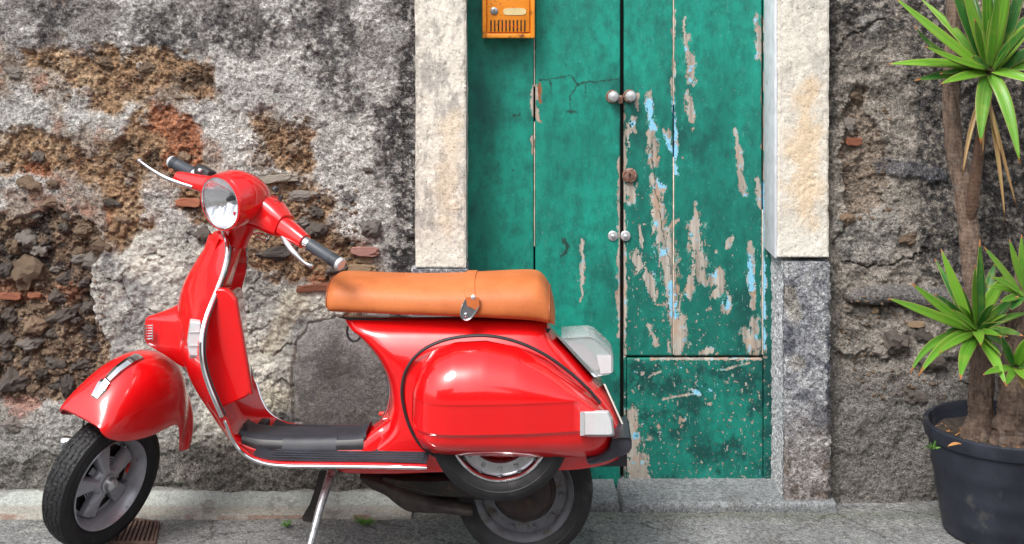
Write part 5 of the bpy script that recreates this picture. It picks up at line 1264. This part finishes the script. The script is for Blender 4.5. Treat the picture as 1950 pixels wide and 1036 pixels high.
def leafmat(name, a, c_, edge=(.50,.40,.14), dry=(.42,.17,.05)):
    m, nt, bs = newmat(name); uvn = N(nt, 'UVMap'); uvn.uv_map = 'UVMap'; sp = N(nt, 'SeparateXYZ'); nt.links.new(uvn.outputs[0], sp.inputs[0])
    oi = N(nt, 'ObjectInfo')
    c = mix(nt, oi.outputs['Random'], a, c_)
    st_ = noise(nt, 60, 3, .5, vec=None); 
    cx = N(nt, 'CombineXYZ'); nt.links.new(sp.outputs[0], cx.inputs[0]); nt.links.new(math_(nt, 'MULTIPLY', sp.outputs[1], .03), cx.inputs[1])
    ns = N(nt, 'TexNoise'); ns.inputs['Scale'].default_value = 16; nt.links.new(cx.outputs[0], ns.inputs['Vector'])
    c = mix(nt, ramp(nt, ns.outputs[0], .35, .7, 0, .5), c, tuple(x*1.6 for x in c_))
    base = ramp(nt, sp.outputs[1], .0, .14, .7, 0); c = mix(nt, base, c, (.30,.36,.16))
    e = math_(nt, 'ABSOLUTE', math_(nt, 'SUBTRACT', sp.outputs[0], .5)); c = mix(nt, ramp(nt, e, .455, .48, 0, .75), c, edge)
    c = mix(nt, ramp(nt, noise(nt, 16, 4, .6), .5, .72, 0, .55), c, (.30,.42,.06))
    t = math_(nt, 'ADD', sp.outputs[1], math_(nt, 'MULTIPLY', math_(nt, 'SUBTRACT', noise(nt, 22, 3), .5), .22))
    c = mix(nt, ramp(nt, t, .93, .955), c, dry)
    nt.links.new(c, bs.inputs['Base Color']); bs.inputs['Roughness'].default_value = .38
    tr = N(nt, 'BsdfTranslucent'); nt.links.new(c, tr.inputs[0]); ms = N(nt, 'MixShader'); ms.inputs[0].default_value = .30
    out = nt.nodes['Material Output']; nt.links.new(bs.outputs[0], ms.inputs[1]); nt.links.new(tr.outputs[0], ms.inputs[2]); nt.links.new(ms.outputs[0], out.inputs[0])
    return m
M['leaf'] = leafmat('bright_yucca_leaf', (.06,.22,.022), (.19,.42,.04))
M['leafd'] = leafmat('deep_yucca_leaf', (.025,.11,.022), (.05,.19,.035))
M['leafdry'] = leafmat('dead_yucca_leaf', (.26,.15,.06), (.40,.26,.12), (.3,.18,.08), (.2,.1,.04))
def leaf(root, p0, p1, w_, sag=.0, mat='leaf', fold=.35, mid=None, face=None):
    """blade from p0 to p1 (world), width w_, curved; a thin folded solid"""
    ro = np.array(root.location); p0, p1 = np.array(p0)-ro, np.array(p1)-ro; ln = np.linalg.norm(p1-p0)
    m_ = (p0+p1)/2+np.array([0,0,sag]) if mid is None else np.array(mid)-ro
    n = 12; V = []; Fc = []; uv = []
    face = np.array((.1,-.8,.6)) if face is None else np.array(face)
    for i in range(n+1):
        t = i/n; c_ = p0*(1-t)**2+m_*2*t*(1-t)+p1*t*t; d_ = (m_-p0)*(1-t)+(p1-m_)*t; d_ /= np.linalg.norm(d_)+1e-9
        s_ = np.cross(d_, face); s_ /= np.linalg.norm(s_)+1e-9; nn = np.cross(s_, d_)
        wd = w_*.56*(min(1, .42+t*2.2))*(1-max(0, (t-.45)/.55)**1.8); wd = max(wd, .0006)
        for k, (q, z) in enumerate(((-1,0),(-.5,-.5),(0,-1),(.5,-.5),(1,0))):
            V.append(c_+s_*wd*q+nn*(wd*fold*z+.0000)); uv.append(((q+1)/2, t))
    nv = len(V)
    for i in range(n):
        for k in range(4): a_ = i*5+k; Fc.append((a_, a_+1, a_+6, a_+5))
    me = bpy.data.meshes.new('leaf'); me.from_pydata([tuple(v_) for v_ in V], [], Fc)
    ul = me.uv_layers.new(name='UVMap'); 
    for lp in me.loops: ul.data[lp.index].uv = uv[lp.vertex_index]
    me.polygons.foreach_set('use_smooth', [True]*len(me.polygons)); me.materials.append(M[mat])
    o = bpy.data.objects.new('leaf', me); C.objects.link(o); o.parent = root
    md = o.modifiers.new('thickness', 'SOLIDIFY'); md.thickness = .0012; return o
def trunk(root, name, P_, R_, mat, rough=.10, seed=0, n=44):
    ro = np.array(root.location); P_ = spline([np.array(p)-ro for p in P_], n); R_ = np.interp(np.linspace(0, 1, n), np.linspace(0, 1, len(R_)), R_); secs = []
    for i, (p, r_) in enumerate(zip(P_, R_)):
        t = P_[min(i+1, n-1)]-P_[max(i-1, 0)]; t /= np.linalg.norm(t); sd = np.cross(t, (0,1,0)); sd /= np.linalg.norm(sd); up = np.cross(sd, t); ring = []
        for k in range(48):
            a_ = 2*math.pi*k/48; q = mnoise.noise(Vector((math.cos(a_)*2.2+seed, math.sin(a_)*2.2, i*.16)))*1.1+mnoise.noise(Vector((math.cos(a_)*6+seed, math.sin(a_)*6, i*.5)))*.5
            ring.append(p+(sd*math.cos(a_)+up*math.sin(a_))*r_*(1+rough*2*q+rough*.9*mnoise.noise(Vector((a_*3.2, i*.9, seed)))+rough*.5*mnoise.noise(Vector((a_*9, i*.35, seed)))))
        secs.append(ring)
    return B().loft(secs).ob(name, M[mat], root, ang=80)
YP = 4.50
Y1 = thing('yucca_plant', 'tall yucca with a leaning brown trunk and two leaf crowns, left in the black pot', 'yucca', tuple(wp(1858, 842, 4.50)), group='yuccas in the black pot')
Y2 = thing('yucca_plant', 'thick stemmed yucca cut off by the right picture edge, in the black pot', 'yucca', tuple(wp(1925, 850, 4.46)), group='yuccas in the black pot')
trunk(Y1, 'trunk', [wp(1852,862,4.50), wp(1858,835,4.50), wp(1867,790,4.50), wp(1870,720,4.50), wp(1866,640,4.51), wp(1857,560,4.52), wp(1849,480,4.53), wp(1843,420,4.54), wp(1832,350,4.55), wp(1818,280,4.56), wp(1811,200,4.57), wp(1812,120,4.57), wp(1815,40,4.57), wp(1818,-60,4.57)],
      [.062,.050,.041,.038,.036,.034,.033,.031,.031,.029,.026,.025,.025,.024], 'bark', .09, 1, 150)
trunk(Y1, 'side_branch', [wp(1846,420,4.53), wp(1852,385,4.51), wp(1860,320,4.50), wp(1868,260,4.49), wp(1878,190,4.48), wp(1884,130,4.48)], [.018,.020,.019,.0165,.016,.018], 'bark2', .05, 4, 40)
trunk(Y1, 'stub', [wp(1846,400,4.53), wp(1856,394,4.51), wp(1861,388,4.50)], [.016,.013,.010], 'bark2', .1, 6, 8)
trunk(Y2, 'trunk', [wp(1928,868,4.44), wp(1928,840,4.44), wp(1930,780,4.45), wp(1936,700,4.46), wp(1942,620,4.47), wp(1950,560,4.48), wp(1962,480,4.5)], [.085,.066,.052,.045,.042,.038,.034], 'bark', .10, 9, 110)
# crown A
cA = wp(1885, 138, 4.48)
LA = [((1690,122),4.36,.030,.010,'leaf',(1790,118)), ((1703,-6),4.42,.034,.02,'leaf',(1800,80)), ((1752,-4),4.62,.032,.02,'leaf',(1822,60)), ((1742,48),4.30,.026,.02,'leafd',(1780,120)),
      ((1762,88),4.30,.026,.0,'leaf',(1815,120)), ((1800,-60),4.45,.036,.0,'leafd',(1845,50)), ((1828,-50),4.40,.038,.0,'leaf',(1862,60)), ((1856,36),4.30,.042,.0,'leaf',(1868,90)),
      ((1880,-90),4.42,.042,.0,'leaf',(1880,30)), ((1925,-80),4.38,.046,.0,'leaf',(1905,40)), ((1960,-60),4.44,.042,.0,'leafd',(1920,60)), ((1990,20),4.42,.040,.0,'leaf',(1930,80)),
      ((2000,80),4.40,.036,.0,'leafd',(1935,110)), ((2010,140),4.40,.032,.0,'leaf',(1940,118)), ((1868,276),4.34,.046,.0,'leaf',(1868,180)), ((1943,314),4.32,.040,.0,'leaf',(1915,160)),
      ((1990,165),4.36,.034,.0,'leaf',(1930,140)), ((1790,150),4.62,.034,.0,'leafd',(1840,140)), ((1845,-40),4.6,.04,.0,'leafd',(1860,50)), ((1905,-60),4.6,.04,.0,'leafd',(1900,40)), ((1965,20),4.6,.036,.0,'leafd',(1920,80)), ((1850,110),4.26,.036,0,'leafd',(1868,118))]
for (tx, ty_), dy, w_, sg, mt, md in LA:
    leaf(Y1, cA+np.array([random.uniform(-.012,.012), 0, random.uniform(-.01,.012)]), wp(tx, ty_, dy), w_, mat=mt, mid=wp(md[0], md[1]-6, (4.48+dy)/2-.03), face=(random.uniform(-.3,.3), -.8, .55))
for (tx, ty_), md, w_ in (((1833,336),(1846,230),.014),((1915,425),(1898,250),.015),((1938,400),(1900,260),.012),((1872,300),(1872,220),.010),((1908,300),(1885,200),.012)):
    leaf(Y1, wp(1878,165,4.47), wp(tx, ty_, 4.40), w_, mat='leafdry', mid=wp(*md, 4.42), fold=.6)
rl = random.Random(21)
for _ in range(16):
    a_ = rl.uniform(-.6, math.pi+.6); r_ = rl.uniform(60, 150); tx, ty_ = 1885+math.cos(a_)*r_, 130-math.sin(a_)*r_; dy = 4.48+rl.uniform(-.22,.12)
    leaf(Y1, cA, wp(tx, ty_, dy), rl.uniform(.014,.030), mat=rl.choice(('leaf','leafd','leafd')), mid=wp(1885+math.cos(a_)*r_*.5, 122-math.sin(a_)*r_*.55, (4.48+dy)/2-.02), face=(rl.uniform(-.5,.5), -.8, .5))
# crown B
cB = wp(1860, 632, 4.44)
LB = [((1692,568),4.20,.032,(1770,600),'leaf'),((1735,538),4.34,.030,(1790,590),'leaf'),((1792,474),4.42,.032,(1822,560),'leaf'),((1780,492),4.56,.028,(1820,570),'leafd'),((1866,455),4.40,.030,(1868,560),'leafd'),
      ((1858,505),4.28,.030,(1852,570),'leaf'),((1733,712),4.26,.024,(1770,630),'leaf'),((1748,717),4.22,.028,(1800,640),'leaf'),((1829,724),4.18,.036,(1834,660),'leaf'),((1918,738),4.20,.034,(1885,660),'leaf'),
      ((1868,657),4.16,.028,(1866,635),'leaf'),((1788,672),4.22,.022,(1822,650),'leaf'),((1920,520),4.40,.036,(1890,560),'leaf'),((1932,570),4.46,.038,(1900,600),'leafd'),((1905,640),4.24,.026,(1885,635),'leaf'),
      ((1835,600),4.62,.034,(1845,610),'leafd'),((1760,600),4.60,.030,(1810,610),'leafd'),((1895,500),4.56,.036,(1878,560),'leafd'),((1815,590),4.22,.026,(1838,612),'leaf'),((1950,640),4.3,.028,(1905,625),'leafd')]
for (tx, ty_), dy, w_, md, mt in LB:
    leaf(Y1, cB+np.array([random.uniform(-.015,.015), 0, random.uniform(-.012,.015)]), wp(tx, ty_, dy), w_, mat=mt, mid=wp(md[0], md[1]-6, (4.44+dy)/2-.02), face=(random.uniform(-.3,.3), -.8, .55))
for _ in range(18):
    a_ = rl.uniform(-.9, math.pi+.9); r_ = rl.uniform(45, 105); tx, ty_ = 1860+math.cos(a_)*r_, 622-math.sin(a_)*r_; dy = 4.44+rl.uniform(-.2,.1)
    leaf(Y1, cB, wp(tx, ty_, dy), rl.uniform(.012,.026), mat=rl.choice(('leaf','leafd','leafd')), mid=wp(1860+math.cos(a_)*r_*.5, 615-math.sin(a_)*r_*.55, (4.44+dy)/2-.02), face=(rl.uniform(-.5,.5), -.8, .5))
# crowns C and D on the right plant
cC = wp(1950, 560, 4.40); cD = wp(1935, 700, 4.34)
for (tx, ty_), dy, w_, md, mt in [((1874,470),4.34,.026,(1908,510),'leaf'),((1922,456),4.36,.020,(1935,500),'leaf'),((1946,446),4.40,.024,(1944,500),'leaf'),((1888,528),4.26,.022,(1920,535),'leaf'),((1880,545),4.30,.020,(1915,545),'leaf'),((1990,470),4.4,.03,(1960,520),'leaf'),((2000,540),4.4,.03,(1965,550),'leafd'),((1905,575),4.24,.02,(1925,565),'leaf'),((1925,590),4.3,.03,(1935,570),'leafd')]:
    leaf(Y2, cC+np.array([random.uniform(-.01,.01), 0, random.uniform(-.01,.01)]), wp(tx, ty_, dy), w_, mat=mt, mid=wp(md[0], md[1], (4.40+dy)/2-.02), face=(random.uniform(-.3,.3), -.8, .5))
for (tx, ty_), dy, w_, md, mt in [((1906,640),4.24,.030,(1918,668),'leafd'),((1872,714),4.16,.022,(1900,698),'leaf'),((1958,640),4.26,.034,(1946,670),'leaf'),((1955,725),4.12,.026,(1945,706),'leaf'),((1948,740),4.18,.020,(1944,715),'leafdry'),((1990,690),4.2,.03,(1960,690),'leafd'),((1915,735),4.14,.02,(1925,712),'leaf')]:
    leaf(Y2, cD, wp(tx, ty_, dy), w_, mat=mt, mid=wp(md[0], md[1], (4.34+dy)/2-.02), face=(random.uniform(-.3,.3), -.8, .5))
# litter on the soil
M['litter'] = simple('dry_leaf_litter', (.42,.20,.06), .7, var=.4, vscale=60)
M['weed'] = simple('weed_green', (.10,.26,.025), .5, var=.4, vscale=90)
rs_ = random.Random(4); b = B()
for _ in range(70):
    a_, r_ = rs_.uniform(math.pi*.8, math.pi*1.9), rs_.uniform(.12,.245); p = np.array([r_*math.cos(a_), r_*math.sin(a_), .314]); an_ = rs_.uniform(0, 6.3); l_ = rs_.uniform(.006,.02)
    b.tube([p, p+np.array([math.cos(an_)*l_, math.sin(an_)*l_, rs_.uniform(0,.008)])], rs_.uniform(.0006,.002), n=4)
o = b.ob('twigs', M['litter'], POT); o['kind'] = 'stuff'
def dryleaf(px, py, l_, an_, w_, lab):
    p = wp(px, py, 4.27); p = np.array([p[0], p[1], p[2]]); root_ = np.array([math.cos(an_), math.sin(an_), .12])*l_
    b = B(); secs = []
    for i in range(7):
        t = i/6; c_ = p+root_*(t-.5)+np.array([0,0,.004*math.sin(math.pi*t)]); s_ = np.array([-math.sin(an_), math.cos(an_), .4])*w_*math.sin(math.pi*min(.97, t+.03))*.5
        secs.append([c_-s_, c_-s_*.3+(0,0,-.003), c_+s_*.3+(0,0,-.003), c_+s_, c_+s_*.3+(0,0,-.0018), c_-s_*.3+(0,0,-.0018)])
    b.loft(secs); o = b.ob('fallen_leaf', M['litter'], None, origin=tuple(p)); tag(o, lab, 'dry leaf')
dryleaf(1818, 847, .045, .15, .012, 'curled orange dry leaf on the front rim of the black pot')
def weed(px, py, Y, n_, sz, lab, seed, group=None, z=0):
    r = random.Random(seed); base = wp(px, py, Y); base[2] = z
    t_ = thing('weed', lab, 'weed', tuple(base), group=group); b = B(); bs_ = B()
    for k in range(n_):
        a_ = r.uniform(0, 6.28); l_ = sz*r.uniform(.4,1); tip = np.array([math.cos(a_)*l_, math.sin(a_)*l_*.6, sz*r.uniform(.15,.75)])
        bs_.tube([(0,0,0), tip*.5+(0,0,.004), tip], .0009, n=4)
        for q in range(4):
            c_ = tip*(.5+.5*q/3)+np.array([r.uniform(-1,1),r.uniform(-1,1),r.uniform(-.3,.8)])*sz*.10; an_ = r.uniform(0,6.28); w_ = sz*.09
            d_ = np.array([math.cos(an_), math.sin(an_), .3])*w_; s_ = np.array([-math.sin(an_), math.cos(an_), .5])*w_*.6
            b.add([c_-d_, c_+s_, c_+d_, c_-s_, c_+(0,0,-.0012)], [(0,1,2,3),(0,4,1),(1,4,2),(2,4,3),(3,4,0)])
    bs_.ob('stems', M['weed'], t_); o = b.ob('leaves', M['weed'], t_, smooth=False); o['kind'] = 'stuff'
weed(545, 1008, 4.52, 16, .030, 'flat bright green weed left of the side stand', 1, z=.004)
weed(690, 1003, 4.54, 26, .040, 'taller green weed in the ledge crack, right of the side stand', 2, z=.004)
weed(706, 1000, 4.55, 10, .022, 'tiny green tuft just right of the taller weed', 3, z=.004)
weed(1776, 804, 4.36, 10, .028, 'tiny green sprout on the left rim of the black pot', 5, z=.315)
# moss specks on the kerb at right: nobody could count them
rs_ = random.Random(9); b = B()
for _ in range(260):
    x = rs_.uniform(XW(1140), XW(1640)); y = 4.655+rs_.gauss(0,.02); s_ = rs_.uniform(.001,.0035); p = np.array([x, y-.008, .003])
    b.add([p+v_*s_ for v_ in (np.array((1,0,0)),np.array((-1,0,0)),np.array((0,1,0)),np.array((0,-1,0)),np.array((0,0,.6)))], [(0,2,4),(2,1,4),(1,3,4),(3,0,4)])
M['grit'] = simple('grit', (.22,.21,.16), .9, var=.5, vscale=200); o = b.ob('grit', M['grit'], smooth=False); tag(o, 'loose grit and moss specks along the foot of the doorstep', 'grit', kind='stuff')
rs_ = random.Random(12); b = B()
for _ in range(900):
    x = rs_.uniform(-2.1, 2.1); y = rs_.choice((rs_.uniform(4.1, 4.6), rs_.gauss(4.58, .03))); s_ = rs_.choice((.0012,.0018,.0025,.004)); p = np.array([x, y, .002])
    if y > 4.6: continue
    b.add([p+v_*s_*rs_.uniform(.7,1.3) for v_ in (np.array((1,0,0)),np.array((-1,0.2,0)),np.array((0,1,0)),np.array((0.2,-1,0)),np.array((0,0,.7)))], [(0,2,4),(2,1,4),(1,3,4),(3,0,4)])
M['grit2'] = simple('pale_grit', (.34,.32,.28), .9, var=.7, vscale=60); o = b.ob('gravel', M['grit2'], smooth=False); tag(o, 'tiny loose stones scattered over the pavement in front of the wall', 'gravel', kind='stuff')
# iron grate in the pavement
GR = thing('drain_grate', 'rusty brown slotted drain cover in the pavement behind the front wheel', 'drain cover', tuple(wp(255, 1012, 4.49)*np.array([1,1,0])))
M['ironrust'] = simple('rusty_cast_iron', (.16,.10,.08), .8, .3, var=.4, vscale=60, bmp=.6, bscale=150)
g0 = np.array(GR.location)
def gg(px, py, z=0): k = H/(py/F); return np.array([(px-975)/F*k, k, z])-g0*np.array([1,1,0])
cs = [gg(205,1038), gg(296,1038), gg(305,998), gg(232,988)]
def quadp(u_, v_): return (cs[0]*(1-u_)+cs[1]*u_)*(1-v_)+(cs[3]*(1-u_)+cs[2]*u_)*v_
b = B()
for (u0,u1,v0,v1) in ((0,1,0,.05),(0,1,.95,1),(0,.05,.05,.95),(.95,1,.05,.95)):
    q = [quadp(u0,v0),quadp(u1,v0),quadp(u1,v1),quadp(u0,v1)]; b.loft([[p+(0,0,.001) for p in q],[p+(0,0,.010) for p in q]])
b.ob('grate_frame', M['ironrust'], GR, smooth=False)
for k in range(9):
    u0 = .07+k*.1; q = [quadp(u0,.05),quadp(u0+.055,.05),quadp(u0+.055,.95),quadp(u0,.95)]; bb = B(); bb.loft([[p+(0,0,.001) for p in q],[p+(0,0,.0085) for p in q]]); bb.ob('grate_bar', M['ironrust'], GR, smooth=False)
q = [quadp(0,0),quadp(1,0),quadp(1,1),quadp(0,1)]; bb = B(); bb.loft([[p+(0,0,-.004) for p in q],[p+(0,0,.0035) for p in q]]); bb.ob('grate_bed', M['gapdark'], GR, smooth=False)
# ------------------------------------------------------------------ the other side of the street (seen only as reflections)
M['stucco'] = simple('ochre_stucco', (.30,.25,.19), .9, var=.2, vscale=3)
M['shutter'] = simple('brown_shutter', (.07,.05,.035), .6)
OPP = thing('house', 'ochre stucco house across the street, seen only in reflections', 'house', (-1.0, -4.6, 0))
b = B(); b.box((-4.6,-.4,2.2), (7.6,.8,4.4)); b.box((5.4,-.4,2.5), (7.4,.8,5.0)); b.box((.5,-.4,1.3), (2.6,.8,2.6)); b.ob('facade', M['stucco'], OPP, smooth=False)
for x in (-6.6,-4.2,-1.9,3.4,5.6,7.2):
    for z in (1.2,3.4):
        b = B(); b.box((x,.02,z), (1.0,.06,1.4)); b.ob('shutter', M['shutter'], OPP, smooth=False)
# rear hidden mass so the wall has thickness
b = B(); b.box((0, 5.15, 1.5), (9, .3, 3.2)); o = b.ob('house_body', M['gapdark'], smooth=False); tag(o, kind='structure')
